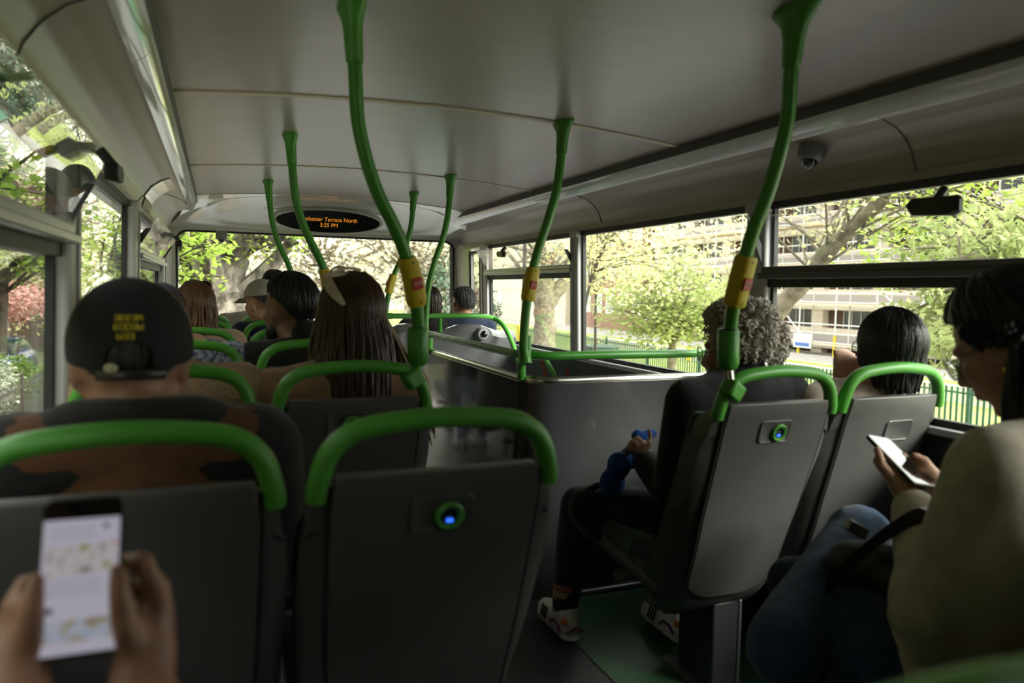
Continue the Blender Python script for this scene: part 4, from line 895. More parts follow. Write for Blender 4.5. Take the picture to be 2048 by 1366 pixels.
# ---- dark-haired bearded man
h = Head(at(576, 622, y=2.87), 40, -2, 0, 1.06)
t, j = person('dark-haired bearded man in a black jacket looking left', LX['B'], 2.575, h, SK_D, DK, JEAN, sh=0.19, build=1.1, collar=0.03)
hair(t, h, HB, limits(50, 80, 128), n=380, r=0.0050, fluff=1.16, seed=8, wave=0.012)
mb = MB(); [mb.ell(h.p(q*0.052, 0.030, -0.072), (0.016*1.05, 0.03, 0.034), h.R) for q in (-1, 1)]; mb.ell(h.p(0, 0.066, -0.092), (0.036, 0.026, 0.024), h.R); obj('beard', voxel(mb, 0.006, 2), HB, t)
# ---- man in the pale cap
h = Head(at(521, 606, y=4.42), 42, -6)
t, j = person('man in a pale baseball cap and navy jacket, looking left', LX['B'], 4.16, h, SK_L, NAVY, JEAN, sh=0.18, collar=0.02)
hair(t, h, HSALT, limits(50, 86, 116), n=110, r=0.0045, seed=10)
mb = MB(); mb.slab(lambda u, v: h.sph(max(0.02, R2(86)*v), (u-0.5)*2*math.pi, 1.0, CAPR), 36, 12, lambda p: h.c+(Vector(p)-h.c)*0.96); cp = obj('cap', mb, cloth('pale_cap', (0.50, 0.47, 0.43)), t)
mb = MB(); mb.slab(lambda u, v: h.p((u-0.5)*0.14, 0.09+0.075*v*(1-(2*u-1)**2*0.45), 0.035-0.020*v), 12, 5, lambda p: Vector(p)+Vector((0, 0, -0.004))); obj('peak', mb, cloth('pale_cap', (0.50, 0.47, 0.43)), cp)
# ---- passenger in the stone jacket
h = Head(at(547, 578, y=5.25), 20, -4)
t, j = person('dark-haired passenger in a stone-coloured jacket near the windscreen, behind the pale cap', 0.16, 4.95, h, SK_L, GREYC, JEAN, sh=0.19, J=dict(nb=(0.24, 5.20, 0.975), shl=(0.045, 5.19, 0.925), shr=(0.38, 5.19, 0.915)))
hair(t, h, HB, limits(48, 84, 120), n=140, r=0.005, fluff=1.08, seed=13)
mb = MB(); mb.tube([h.sph(R2(60), R2(a), 1.08) for a in range(-100, 101, 10)], 0.004, 6); obj('hair_band', mb, BLACKP, t)
# ---- two at the front right
h = Head(at(858, 608, y=4.98), 0, 0, 0, 0.98)
t, j = person('dark-bobbed woman at the front right, beside the man in navy', h.c.x, 4.72, h, SK_L, DK, JEAN, sh=0.16)
hair(t, h, HDB, limits(50, 108, 118), drop=lambda p: 0.10 if abs(p) > 0.8 else 0, n=220, seed=14, wide=0.006, wave=0.002)
h = Head(at(925, 609, y=4.98), 16, 0, 0, 1.0)
t, j = person('man with greying black hair and navy jacket at the front right', h.c.x-0.01, 4.72, h, SK_M, NAVY, JEAN, sh=0.19)
hair(t, h, HSALT, limits(48, 82, 124), n=260, r=0.0045, fluff=1.06, seed=15)
glasses(t, h)
# ---- curly-haired woman (aisle seat, right)
h = Head(at(1474, 703, y=1.74), 26, -6, 0, 1.06)
cx = h.c.x
hnd = at(1282, 897, y=1.98)
def lady_hands(mb, j):
    # near hand resting on the blue cloth, index finger raised
    w_ = j['wrl']; 
    kn = [at(a, b, y=1.965) for a, b in ((1298, 885), (1284, 886), (1270, 890), (1260, 900))]
    mb.cap(w_, 0.025, w_.lerp(hnd, 0.5), 0.025)
    tips = [[(1301, 872, 1.97), (1299, 862, 1.98), (1297, 860, 1.99)], [(1276, 876, 1.98), (1266, 880, 2.0), (1262, 890, 2.01)], [(1264, 884, 1.98), (1256, 892, 2.0), (1257, 901, 2.01)], [(1256, 897, 1.97), (1252, 905, 1.99), (1256, 911, 2.0)]]
    for k, tp in zip(kn, tips):
        mb.cap(w_.lerp(hnd, 0.6), 0.016, k, 0.0125); finger(mb, [k]+[at(a, b, y=c) for a, b, c in tp], 0.0095)
    mb.chain([w_.lerp(hnd, 0.45), at(1300, 905, y=1.99), at(1288, 912, y=2.02)], [0.014, 0.011, 0.009])
    rest_hand(mb, j['wrr'], (-0.3, 0.5, -0.2), (0, 0, 1), -1)
SNK = mat('white_trainer', (0.62, 0.58, 0.54), 0.7)
t, j = person('curly grey-haired woman in a dark coat and glasses on the right aisle seat', cx, 1.45, h, SK_M, cloth('dark_charcoal_coat', (0.018, 0.017, 0.019)), cloth('navy_trousers', (0.012, 0.016, 0.032)), sh=0.175, build=1.06, vox=0.0075, hand_fn=lady_hands, shoes=SNK, collar=0.015, topname='coat',
    J=dict(nb=(cx-0.01, 1.70, 0.93), chest=(cx-0.01, 1.72, 0.77), shl=(cx-0.185, 1.71, 0.865), shr=(cx+0.155, 1.70, 0.88), ell=at(1345, 985, y=1.80), wrl=at(1292, 925, y=1.96), elr=(cx+0.2, 1.80, 0.66), wrr=(cx+0.08, 2.02, 0.60), waist=(cx, 1.76, 0.61), pelvis=(cx, 1.82, 0.49),
           hipl=(cx-0.10, 1.85, 0.47), hipr=(cx+0.07, 1.85, 0.47), knl=at(1160, 1010, y=2.18), knr=at(1262, 1010, y=2.16), anl=at(1130, 1210, y=2.13), anr=at(1350, 1214, y=1.97)))
obj_names = [c for c in t.children if c.name.startswith('shoe')]
for s in 'lr':
    f = j['an'+s]; m = MB()
    for q in range(6):
        m = MB(); m.tube([f+Vector((0, 0.002*q, 0.075-q*0.020)), f+Vector((0, 0.002*q, 0.056-q*0.020))], 0.041, 14)
        obj('sock_stripe', m, [cloth('sock_rust', (0.30, 0.12, 0.09)), cloth('sock_straw', (0.36, 0.30, 0.16)), cloth('sock_rose', (0.32, 0.17, 0.15))][q % 3], t)
PURP = mat('purple_flash', (0.20, 0.03, 0.18), 0.6); ORNG = mat('orange_tab', (0.65, 0.20, 0.04), 0.6)
for sh_, s in zip(obj_names, 'lr'):
    f = j['an'+s]
    m = MB(); m.tube([f+Vector((-0.0445, -0.055, -0.062)), f+Vector((-0.046, -0.035, -0.042)), f+Vector((-0.046, 0.0, -0.040)), f+Vector((-0.045, 0.02, -0.058))], 0.0045, 6); m.tube([f+Vector((-0.03, -0.074, -0.062)), f+Vector((0.0, -0.080, -0.045)), f+Vector((0.03, -0.074, -0.062))], 0.0045, 6); obj('purple_trim', m, PURP, sh_)
    m = MB(); m.ell(f+Vector((-0.035, -0.062, -0.026)), (0.010, 0.014, 0.012)); obj('heel_tab', m, ORNG, sh_)
    for q in range(3):
        m = MB(); m.tube([f+Vector((-0.044, 0.045+q*0.016, -0.020)), f+Vector((-0.046, 0.062+q*0.016, -0.066))], 0.0035, 5); obj('side_stripe', m, BLACKP, sh_)
curls(t, h, HGR, limits(50, 104, 122), n=1300, seed=3, thick=0.026)
glasses(t, h)
obj('earring', MB().ell(h.p(-0.080, -0.004, -0.046), 0.005), mat('gold', (0.7, 0.5, 0.15), 0.25, metal=1), t)
# bag and blue cloth on her lap
mb = MB(); c = at(1222, 1030, y=2.08)
for dx, dy, dz, r in [(0, 0, 0, (0.13, 0.10, 0.10)), (0.06, -0.02, -0.02, (0.12, 0.10, 0.09)), (-0.06, 0.03, 0.02, (0.08, 0.08, 0.08)), (0.10, -0.1, -0.05, (0.10, 0.09, 0.07))]: mb.ell(c+Vector((dx, dy, dz)), r)
bg_ = thing('handbag', 'soft black bag on the lap of the curly-haired woman', 'bag', c); obj('body', voxel(mb, 0.012, 6), cloth('black_nylon', (0.010, 0.010, 0.011), bump=0.5, bscale=14), bg_, ang=80)
mb = MB(); mb.tube(spline([c+Vector((-0.10, 0.05, 0.05)), c+Vector((-0.05, -0.01, 0.11)), c+Vector((0.06, -0.05, 0.09))], 6), 0.010, 8, flat=0.4); obj('strap', mb, BLACKP, bg_)
mb = MB(); 
for a, b, y, r in [(1225, 965, 2.03, (0.045, 0.04, 0.05)), (1238, 930, 2.01, (0.04, 0.04, 0.045)), (1262, 915, 2.03, (0.045, 0.03, 0.04)), (1285, 885, 2.035, (0.035, 0.02, 0.03)), (1300, 868, 2.04, (0.030, 0.015, 0.018)), (1275, 872, 2.045, (0.025, 0.014, 0.024)), (1222, 985, 2.05, (0.035, 0.04, 0.03))]: mb.ell(at(a, b, y=y), r)
pk = thing('blue_pouch', 'crumpled bright blue pouch under the hand of the curly-haired woman', 'pouch', at(1250, 930, y=2.0)); obj('cloth', voxel(mb, 0.008, 3), cloth('blue_nylon', (0.012, 0.07, 0.30), bump=0.9, bscale=22), pk, ang=80)
# ---- black-haired woman by the right window
h = Head(at(1786, 702, y=1.57), -14, 4, 0, 0.99); h.c.x = min(h.c.x, 1.842)
t, j = person('black-haired bobbed woman in pale top leaning by the right window', 1.732, 1.45, h, SK_L, cloth('pale_pink_top', (0.48, 0.38, 0.32)), JEAN, sh=0.16, build=0.95,
    J=dict(nb=(h.c.x-0.03, 1.60, 0.90), shl=(h.c.x-0.20, 1.64, 0.845), shr=(1.845, 1.62, 0.85), elr=(1.835, 1.78, 0.63), chest=(1.74, 1.67, 0.76), ell=at(1664, 868, y=1.70), wrl=at(1690, 788, y=1.68)), hands=True, sleeves=0.12)
hair(t, h, HB, limits(50, 112, 122), drop=lambda p: 0.085 if abs(p) > 1.0 else 0, n=760, r=0.0042, fluff=1.08, seed=16, wide=0.004, wave=0.003)
glasses(t, h)
# ---- woman in the cream jumper with a phone
h = Head(at(2022, 690, y=0.90), 12, -30, 0, 1.04)
B = lambda a, b, y: at(a, b, y=y)
pA, pB, pC, pD = B(1727, 872, 1.17), B(1786, 876, 1.19), B(1868, 963, 1.06), B(1832, 973, 1.04)
pcen = (pA+pB+pC+pD)/4; pl_ = ((pA-pD)+(pB-pC)).normalized(); pw_ = ((pB-pA)+(pC-pD)); pw_ = (pw_-pl_*pw_.dot(pl_)).normalized(); pnn = pw_.cross(pl_).normalized()
if pnn.z < 0: pnn = -pnn
def jumper_hands(mb, j):
    w_ = j['wrl']; pm = pcen-pl_*0.035-pnn*0.030-pw_*0.020
    mb.cap(w_, 0.027, pm, 0.024)
    for q in range(4):
        b = pm+pl_*(0.018*q+0.005)-pw_*0.005; mb.cap(w_.lerp(pm, 0.7), 0.017, b, 0.0125)
        finger(mb, [b, b+pw_*0.03-pnn*0.002, b+pw_*0.055+pnn*0.014, b+pw_*0.056+pnn*0.030], 0.0095)
    mb.chain([pm-pw_*0.012-pl_*0.01, pm-pw_*0.034+pnn*0.012+pl_*0.025, pm-pw_*0.030+pnn*0.030+pl_*0.060], [0.0145, 0.0115, 0.009])
    # far hand steadies the other edge
    w2 = j['wrr']; b0 = pcen+pw_*0.055-pl_*0.045-pnn*0.004; mb.cap(w2, 0.026, b0, 0.024)
    for q in range(4): b = b0+pl_*0.018*q; finger(mb, [b, b+pl_*0.012-pw_*0.012-pnn*0.018, b-pw_*0.042-pnn*0.022, b-pw_*0.060-pnn*0.018], 0.009)
    mb.chain([b0+pnn*0.01, b0+pnn*0.022-pw_*0.012+pl_*0.03, b0+pnn*0.020-pw_*0.030+pl_*0.045], [0.013, 0.011, 0.0085])
t, j = person('woman with glasses in a cream jumper and blue jeans reading a phone, far right', 1.33, 0.66, h, SK_L, CREAM, DENIM, sh=0.17, build=1.05, vox=0.0068, hand_fn=jumper_hands, topname='jumper', shoes=cloth('grey_suede', (0.10, 0.09, 0.085)),
    collar=0.012, J=dict(nb=(h.c.x-0.01, h.c.y-0.085, h.c.z-0.155), chest=(1.30, 0.80, 0.76), shl=B(1985, 935, 0.80), shr=(1.44, 0.84, 0.90), ell=B(1868, 1225, 0.88), wrl=B(1828, 1010, 1.06), elr=(1.56, 1.02, 0.68), wrr=B(1890, 1000, 1.13), waist=(1.31, 0.90, 0.60), pelvis=(1.33, 1.0, 0.47),
           hipl=(1.22, 1.02, 0.46), hipr=(1.42, 1.03, 0.46), knl=B(1712, 1075, 1.30), knr=(1.36, 1.40, 0.44), anl=B(1700, 1345, 1.02), anr=(1.30, 1.20, 0.10)))
hair(t, h, HB, limits(58, 98, 118), drop=lambda p: (0.24 if abs(p) > 1.9 else 0.03) if abs(p) > 1.35 else 0, n=460, r=0.0062, fluff=1.12, seed=17, wide=0.03, wave=0.004)
glasses(t, h, 0.026)
obj('earring', MB().ell(h.p(-0.082, -0.004, -0.046), 0.0065), mat('gold', (0.75, 0.55, 0.08), 0.25, metal=1), t)
mb = MB()
kn, an, hp = j['knl'], B(1562, 1315, 1.10), j['hipl']
mb.cap(hp, 0.105, kn+Vector((0, -0.01, 0.0)), 0.085); mb.cap(kn+Vector((0, -0.01, -0.005)), 0.082, an.lerp(kn, 0.2), 0.085); mb.cap(an.lerp(kn, 0.3), 0.085, an+Vector((0.01, 0, 0.02)), 0.080); obj('wide_jean_leg', voxel(mb, 0.010, 5), cloth('washed_denim', (0.028, 0.055, 0.105), bump=0.5, bscale=16), t, ang=80)
phone('phone with a reflecting screen held by the woman in the cream jumper', pcen, pw_, pl_, pnn, 0.036, 0.078, lit=False)
# shoulder bag with a wide strap
c = B(1775, 1150, 1.08); mb = MB()
for dx, dy, dz, r in [(0, 0, 0, (0.075, 0.10, 0.075)), (-0.03, 0.05, -0.01, (0.06, 0.08, 0.07)), (0.04, -0.05, -0.02, (0.07, 0.08, 0.07))]: mb.ell(c+Vector((dx, dy, dz)), r)
bg_ = thing('shoulder_bag', 'black leather shoulder bag on the lap of the woman in the cream jumper', 'bag', c); LEA = mat('black_leather', (0.010, 0.009, 0.009), 0.4, bump=0.2, bscale=60); obj('body', voxel(mb, 0.010, 5), LEA, bg_, ang=80)
sp = spline([B(1655, 1175, 1.10), B(1690, 1140, 1.09), B(1745, 1090, 1.05), B(1800, 1050, 1.00), B(1838, 1032, 0.98), B(1862, 1040, 0.97)], 6); mb = MB()
mb.loft([[p+o for o in (Vector((-0.004, 0, 0.016)), Vector((0.004, 0.003, 0.017)), Vector((0.004, 0.003, -0.016)), Vector((-0.004, 0, -0.017)))] for p in sp]); obj('strap', mb, LEA, bg_)
mb = MB(); mb.box(B(1712, 1058, 1.08)+Vector((-0.03, -0.008, -0.012)), B(1712, 1058, 1.08)+Vector((0.03, 0.008, 0.012)), Matrix.Rotation(0.5, 3, 'Y')); obj('buckle', mb, mat('dull_steel', (0.3, 0.3, 0.3), 0.3, metal=1), bg_, bevel=0.003)
# ================================================================== the street outside
GZ = -2.45
ASPH = mat('asphalt', (0.16, 0.16, 0.165), 0.9, noise=0.15, nscale=8)
PAVE = mat('pavement', (0.42, 0.40, 0.38), 0.9, noise=0.12, nscale=3)
LAWN = mat('lawn_grass', (0.36, 0.42, 0.10), 0.95, noise=0.25, nscale=2)
BARK = mat('plane_bark', (0.30, 0.25, 0.18), 0.9, col2=(0.14, 0.12, 0.085), nscale=7, bump=0.7, bscale=14)
BARKR = mat('rough_bark', (0.24, 0.205, 0.17), 0.95, col2=(0.06, 0.05, 0.04), nscale=9, bump=1.0, bscale=11, stretch=(1, 1, 0.5))
TWIG = mat('dark_twigs', (0.055, 0.042, 0.03), 0.9)
LEAF_Y = leaf_mat('young_yellow_leaves', (0.66, 0.65, 0.30), (0.86, 0.82, 0.54), 0.6)
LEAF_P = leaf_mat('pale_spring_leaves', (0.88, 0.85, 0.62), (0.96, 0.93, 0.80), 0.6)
LEAF_G = leaf_mat('bright_green_leaves', (0.32, 0.40, 0.15), (0.58, 0.62, 0.30), 0.6)
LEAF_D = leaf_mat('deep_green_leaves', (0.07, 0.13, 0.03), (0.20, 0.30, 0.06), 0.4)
LEAF_L = leaf_mat('lime_leaves', (0.34, 0.50, 0.08), (0.58, 0.68, 0.18), 0.65)
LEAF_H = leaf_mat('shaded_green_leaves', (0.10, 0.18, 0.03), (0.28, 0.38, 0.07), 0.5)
LEAF_B = leaf_mat('blue_green_needles', (0.09, 0.14, 0.10), (0.17, 0.24, 0.17), 0.2)
LEAF_W = leaf_mat('white_edged_leaves', (0.08, 0.13, 0.05), (0.62, 0.66, 0.56), 0.3)
LEAF_K = leaf_mat('pink_blossom', (0.52, 0.26, 0.22), (0.74, 0.50, 0.45), 0.4)
for nm, lo, hi, z, mt in [('road', (-2.2, -30, GZ-0.1), (9.0, 130, GZ), 0, ASPH), ('pavement_near', (9.0, -30, GZ-0.1), (13.0, 130, GZ+0.06), 0, PAVE), ('ground_lawn', (13.0, -30, GZ-0.1), (30.0, 130, GZ+0.03), 0, LAWN), ('pavement_far', (30.0, -30, GZ-0.1), (80, 130, GZ+0.02), 0, PAVE), ('pavement_left', (-4.6, -30, GZ-0.1), (-2.2, 130, GZ+0.1), 0, PAVE), ('ground_garden', (-60, -30, GZ-0.1), (-4.6, 130, GZ+0.05), 0, mat('garden_soil', (0.10, 0.12, 0.05), 0.95, noise=0.3, nscale=3))]:
    m = MB(); m.box(lo, hi); struct(nm, m, mt, smooth=False)
rng = random.Random(11)
def leaves(mb, c, r, n, size, droop=0.0):
    """leaf blades, each folded along its midrib, scattered round a twig end"""
    for _ in range(n):
        p = Vector(c)+Vector((rng.gauss(0, r), rng.gauss(0, r), rng.gauss(0, r*0.6)))
        a = Vector((rng.uniform(-1, 1), rng.uniform(-1, 1), rng.uniform(-0.8, 0.5)-droop)).normalized()
        b = a.cross(Vector((rng.uniform(-0.6, 0.6), rng.uniform(-0.6, 0.6), 1))).normalized(); q = a.cross(b)
        s = size*rng.uniform(0.6, 1.25)
        mb.add([p, p+a*s*0.45+b*s*0.34+q*s*0.08, p+a*s, p+a*s*0.45-b*s*0.34+q*s*0.08], [(0, 1, 2), (0, 2, 3)])
def tree(label, path, rad, crown, cr, nb, nl, lsize, lmat, bmat=None, name='street_tree', group='street trees', spread=0.5, cat='tree', sub=4, thin=1.0, droop=0.0):
    bmat = bmat or BARK; path = [Vector(p) for p in path]; t = thing(name, label, cat, path[0], group)
    tr = MB(); sp = spline(path, 6) if len(path) > 2 else path
    tr.tube(sp, [lerp(rad[0], rad[1], i/(len(sp)-1))*(1+0.10*math.sin(i*2.3)) for i in range(len(sp))], 14)
    obj('trunk', tr, bmat, t)
    br = MB(); lf = MB(); C = Vector(crown); top = sp[-1]
    for _ in range(nb):
        st = sp[rng.randrange(int(len(sp)*0.55), len(sp))]
        d = Vector((rng.gauss(0, 1), rng.gauss(0, 1), rng.gauss(0, 1))).normalized()*rng.uniform(0.45, 1.0)**0.6
        e = C+Vector((d.x*cr[0], d.y*cr[1], d.z*cr[2])); mid = st.lerp(e, 0.5)+Vector((rng.uniform(-.1, .1)*cr[0], rng.uniform(-.1, .1)*cr[1], 0.12*cr[2]))
        pts = spline([st, mid, e], 5); r0 = rad[1]*0.55*thin
        br.tube(pts, [lerp(r0, r0*0.15, i/(len(pts)-1)) for i in range(len(pts))], 6, caps=False)
        for k in range(sub):
            q = pts[rng.randrange(len(pts)//2, len(pts))]
            e2 = q+Vector((rng.gauss(0, spread), rng.gauss(0, spread), rng.gauss(0, spread*0.6)))*cr[0]*0.35
            br.tube([q, q.lerp(e2, 0.5)+Vector((0, 0, 0.03*cr[2])), e2], [r0*0.28, r0*0.2, r0*0.08], 5, caps=False)
            leaves(lf, e2, cr[0]*0.13, nl, lsize, droop)
            leaves(lf, q.lerp(e2, 0.5), cr[0]*0.11, nl//2, lsize, droop)
    obj('branches', br, bmat, t)
    f = obj('foliage', lf, lmat, t, smooth=False); f['kind'] = 'stuff'
    return t
def bush(label, c, r, n, lsize, lmat, name='shrub', group=None, spiky=0.0):
    t = thing(name, label, 'shrub', (c[0], c[1], GZ), group); st = MB(); lf = MB()
    for k in range(9):
        e = Vector((c[0]+rng.uniform(-.6, .6)*r[0], c[1]+rng.uniform(-.6, .6)*r[1], c[2]+rng.uniform(0, .7)*r[2]))
        st.tube([(c[0]+(e.x-c[0])*0.5, c[1]+(e.y-c[1])*0.5, GZ), e], [0.025, 0.008], 6)
    obj('stems', st, TWIG, t)
    for _ in range(n):
        d = Vector((rng.gauss(0, 1), rng.gauss(0, 1), rng.gauss(0, 1))).normalized()*rng.uniform(0.5, 1)**0.4*(1+0.12*math.sin(rng.uniform(0, 40)))
        leaves(lf, (c[0]+d.x*r[0], c[1]+d.y*r[1], c[2]+d.z*r[2]), 0.09, 4, lsize, spiky)
    f = obj('foliage', lf, lmat, t, smooth=False); f['kind'] = 'stuff'; return t
# ---- seen through the windscreen
tree('massive rough-barked street tree trunk right in front of the windscreen', [(0.05, 13.2, GZ), (-0.02, 13.2, -0.4), (0.06, 13.15, 0.4), (-0.06, 13.2, 1.2), (0.05, 13.1, 2.6)], (0.66, 0.48), (0.2, 12.3, 2.15), (1.3, 0.7, 0.55), 26, 11, 0.11, LEAF_L, BARKR, group='trees beyond the windscreen', sub=3)
tree('leafy lime-green tree filling the left edge of the windscreen', [(-1.6, 11.5, GZ), (-1.5, 11.4, 0), (-1.3, 11.2, 1.5)], (0.12, 0.07), (-0.62, 10.6, 1.75), (0.85, 0.9, 0.85), 34, 14, 0.11, LEAF_L, TWIG, group='trees beyond the windscreen', sub=3)
k = 0
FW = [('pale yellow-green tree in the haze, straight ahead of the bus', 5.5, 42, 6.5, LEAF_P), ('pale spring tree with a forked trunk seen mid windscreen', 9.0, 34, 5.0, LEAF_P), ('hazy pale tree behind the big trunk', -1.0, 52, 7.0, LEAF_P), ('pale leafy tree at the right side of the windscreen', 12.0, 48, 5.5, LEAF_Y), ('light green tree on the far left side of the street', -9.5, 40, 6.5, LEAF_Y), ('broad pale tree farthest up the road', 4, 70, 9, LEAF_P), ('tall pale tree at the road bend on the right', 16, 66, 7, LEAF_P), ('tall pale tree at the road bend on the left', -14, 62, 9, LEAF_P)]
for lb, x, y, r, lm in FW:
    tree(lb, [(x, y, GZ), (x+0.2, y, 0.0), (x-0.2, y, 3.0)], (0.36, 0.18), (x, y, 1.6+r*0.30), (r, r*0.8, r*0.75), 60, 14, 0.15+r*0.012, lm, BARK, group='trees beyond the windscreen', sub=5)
bush('blue-green conifer bush right of centre through the windscreen', (9.6, 31, 0.0), (1.7, 1.5, 2.6), 700, 0.22, LEAF_B, name='conifer', spiky=0.3)
bush('blue-green conifer bush at the right edge of the windscreen', (11.3, 33.5, -0.3), (1.5, 1.5, 2.3), 600, 0.22, LEAF_B, name='conifer', spiky=0.3)
HOARD = mat('green_hoarding', (0.06, 0.20, 0.13), 0.7)
m = MB(); m.box((7.2, 28.0, GZ), (10.0, 28.08, GZ+1.75)); t_ = thing('hoarding', 'low dark green hoarding seen through the windscreen', 'hoarding', (8.6, 28, GZ)); obj('boards', m, HOARD, t_, smooth=False)
m = MB(); [m.box((7.2+i*0.93, 28.08, GZ), (7.26+i*0.93, 28.14, GZ+1.8)) for i in range(4)]; obj('posts', m, HOARD, t_, smooth=False)
# ---- right-hand side: lamp post, trees
LAMPB = mat('lamp_black', (0.02, 0.02, 0.022), 0.5)
lp = thing('lamp_post', 'slim black lamp post with a yellow box, through the front right window', 'lamp post', (8.6, 20.3, GZ)); m = MB(); m.tube([(8.6, 20.3, GZ), (8.6, 20.3, 0.0), (8.6, 20.3, 5.0)], [0.085, 0.065, 0.05], 10); obj('post', m, LAMPB, lp)
m = MB(); m.box((8.42, 20.2, -0.35), (8.62, 20.4, 0.15)); obj('crossing_box', m, YELLOW, lp, bevel=0.02)
tree('mottled plane tree trunk with a fork, through the front right window', [(13.5, 29.6, GZ), (13.6, 29.6, -0.5), (13.45, 29.5, 1.0), (13.7, 29.4, 2.6)], (0.56, 0.36), (14, 29, 5.0), (6, 5, 2.9), 12, 5, 0.20, LEAF_Y, group='trees on the right', sub=5, thin=0.7)
tree('thick mottled limb forking off the plane tree in the front right window', [(13.6, 29.5, 0.6), (14.8, 29.4, 2.0), (16.2, 29.2, 2.9)], (0.36, 0.2), (16, 28.5, 4.0), (3.6, 3, 1.6), 8, 8, 0.18, LEAF_Y, name='tree_limb', group='trees on the right', sub=4, thin=0.7)
tree('bushy bright green tree in the middle right window', [(15.2, 22.0, GZ), (15.1, 21.9, -0.9), (15.2, 22.0, 0.4)], (0.17, 0.10), (15.1, 21.6, 1.1), (3.0, 2.4, 1.75), 46, 17, 0.20, LEAF_G, BARK, group='trees on the right', sub=5)
tree('sparse yellow-leaved tree above the green tree in the middle right window', [(10.7, 20.9, GZ), (10.9, 20.6, 1.0), (11.4, 20.0, 3.2)], (0.06, 0.04), (11.6, 18.2, 3.0), (3.2, 3.2, 1.7), 34, 12, 0.15, LEAF_Y, TWIG, group='trees on the right', sub=5, thin=0.8)
tree('pale yellow tree left of the green one, in front of the brick building', [(14.5, 26.5, GZ), (14.4, 26.4, 0.5), (14.2, 26.2, 2.4)], (0.06, 0.04), (14.0, 25.8, 2.8), (2.6, 2.2, 2.0), 22, 7, 0.17, LEAF_Y, TWIG, group='trees on the right', sub=5, thin=0.8)
a, b, c, d = at(1530, 690, x=8.0), at(1600, 570, x=8.2), at(1668, 490, x=8.3), at(1770, 395, x=8.4)
tree('leaning plane tree with mottled trunk crossing the near right window', [(a.x, a.y, GZ), a, b, c, d], (0.19, 0.09), (8.4, 7.6, 3.0), (2.5, 2.4, 1.5), 24, 8, 0.10, LEAF_Y, group='trees on the right', sub=4, thin=0.45, spread=0.6)
tree('horse chestnut with big green leaves beyond the black-haired woman', [(9.0, 5.4, GZ), (8.9, 5.3, 0.2), (8.7, 5.3, 1.8)], (0.15, 0.09), (7.75, 5.35, 1.32), (1.25, 1.1, 1.05), 76, 18, 0.115, LEAF_G, BARK, group='trees on the right', sub=4, droop=0.35)
tree('yellow-green spring tree over the scaffolding at the far right', [(10.6, 6.8, GZ), (10.4, 6.8, 0.6), (10.2, 6.8, 2.4)], (0.13, 0.07), (9.9, 7.6, 2.75), (2.3, 2.4, 1.0), 30, 10, 0.13, LEAF_L, TWIG, group='trees on the right', sub=4, thin=0.7)
# ---- green railings
RAIL = mat('green_railing_paint', (0.018, 0.075, 0.055), 0.5)
for i in range(9):
    y0 = 9.5+i*4.0; t_ = thing('green_railing', ['green railing panel nearest the camera, past the black-haired woman', 'second green railing panel along the lawn', 'third green railing panel along the lawn', 'fourth green railing panel along the lawn', 'fifth green railing panel along the lawn', 'sixth green railing panel, under the green tree', 'seventh green railing panel, left of the green tree', 'eighth green railing panel, by the window pillar', 'farthest green railing panel, by the plane tree trunk'][i], 'railing', (19, y0, GZ), 'green railings along the lawn')
    m = MB(); m.box((18.96, y0, GZ), (19.04, y0+0.08, GZ+1.3)); obj('post', m, RAIL, t_, smooth=False)
    m = MB(); [m.box((18.975, y0, GZ+z), (19.025, y0+4.0, GZ+z+0.05)) for z in (0.16, 1.02)]; obj('rails', m, RAIL, t_, smooth=False)
    m = MB(); [m.box((18.985, y0+0.17*j, GZ+0.05), (19.015, y0+0.17*j+0.055, GZ+1.2)) for j in range(1, 24)]; obj('pickets', m, RAIL, t_, smooth=False)
for nm, lb, ct, lo, hi, mt in [('utility_cabinet', 'grey-green utility cabinet beside the right window sill', 'cabinet', (6.55, 4.45, GZ), (7.15, 5.05, -0.42+0.1), mat('cabinet_green', (0.16, 0.20, 0.16), 0.6)), ('dark_bin', 'dark green box by the railings in the middle right window', 'bin', (14.6, 27.0, GZ), (15.9, 28.2, GZ+1.35), mat('bin_green', (0.05, 0.09, 0.07), 0.6))]:
    t_ = thing(nm, lb, ct, ((lo[0]+hi[0])/2, (lo[1]+hi[1])/2, GZ)); m = MB(); m.box(lo, (hi[0], hi[1], hi[2]-0.08)); obj('body', m, mt, t_, bevel=0.02)
    m = MB(); m.box((lo[0]-0.04, lo[1]-0.04, hi[2]-0.08), (hi[0]+0.04, hi[1]+0.04, hi[2])); obj('lid', m, mt, t_, bevel=0.02)
for lb, y, wv, hv, mt in [('small yellow warning sign on the green railings', 26.2, 0.3, 0.55, YELLOW), ('white notice board on the green railings', 22.6, 1.6, 0.6, WHITE)]:
    t_ = thing('railing_sign', lb, 'sign', (18.9, y, GZ+0.6)); m = MB(); m.box((18.90, y-wv/2, GZ+0.75), (18.93, y+wv/2, GZ+0.75+hv)); obj('plate', m, mt, t_, smooth=False)
    m = MB(); m.box((18.93, y-0.03, GZ+0.7), (18.96, y+0.03, GZ+0.75+hv)); obj('bracket', m, RAIL, t_, smooth=False)
m = MB(); m.box((23.6, 2, GZ), (24.0, 44, GZ+0.62)); struct('wall_garden', m, mat('low_white_wall', (0.7, 0.68, 0.62), 0.8), 'low pale wall beyond the railings', smooth=False)
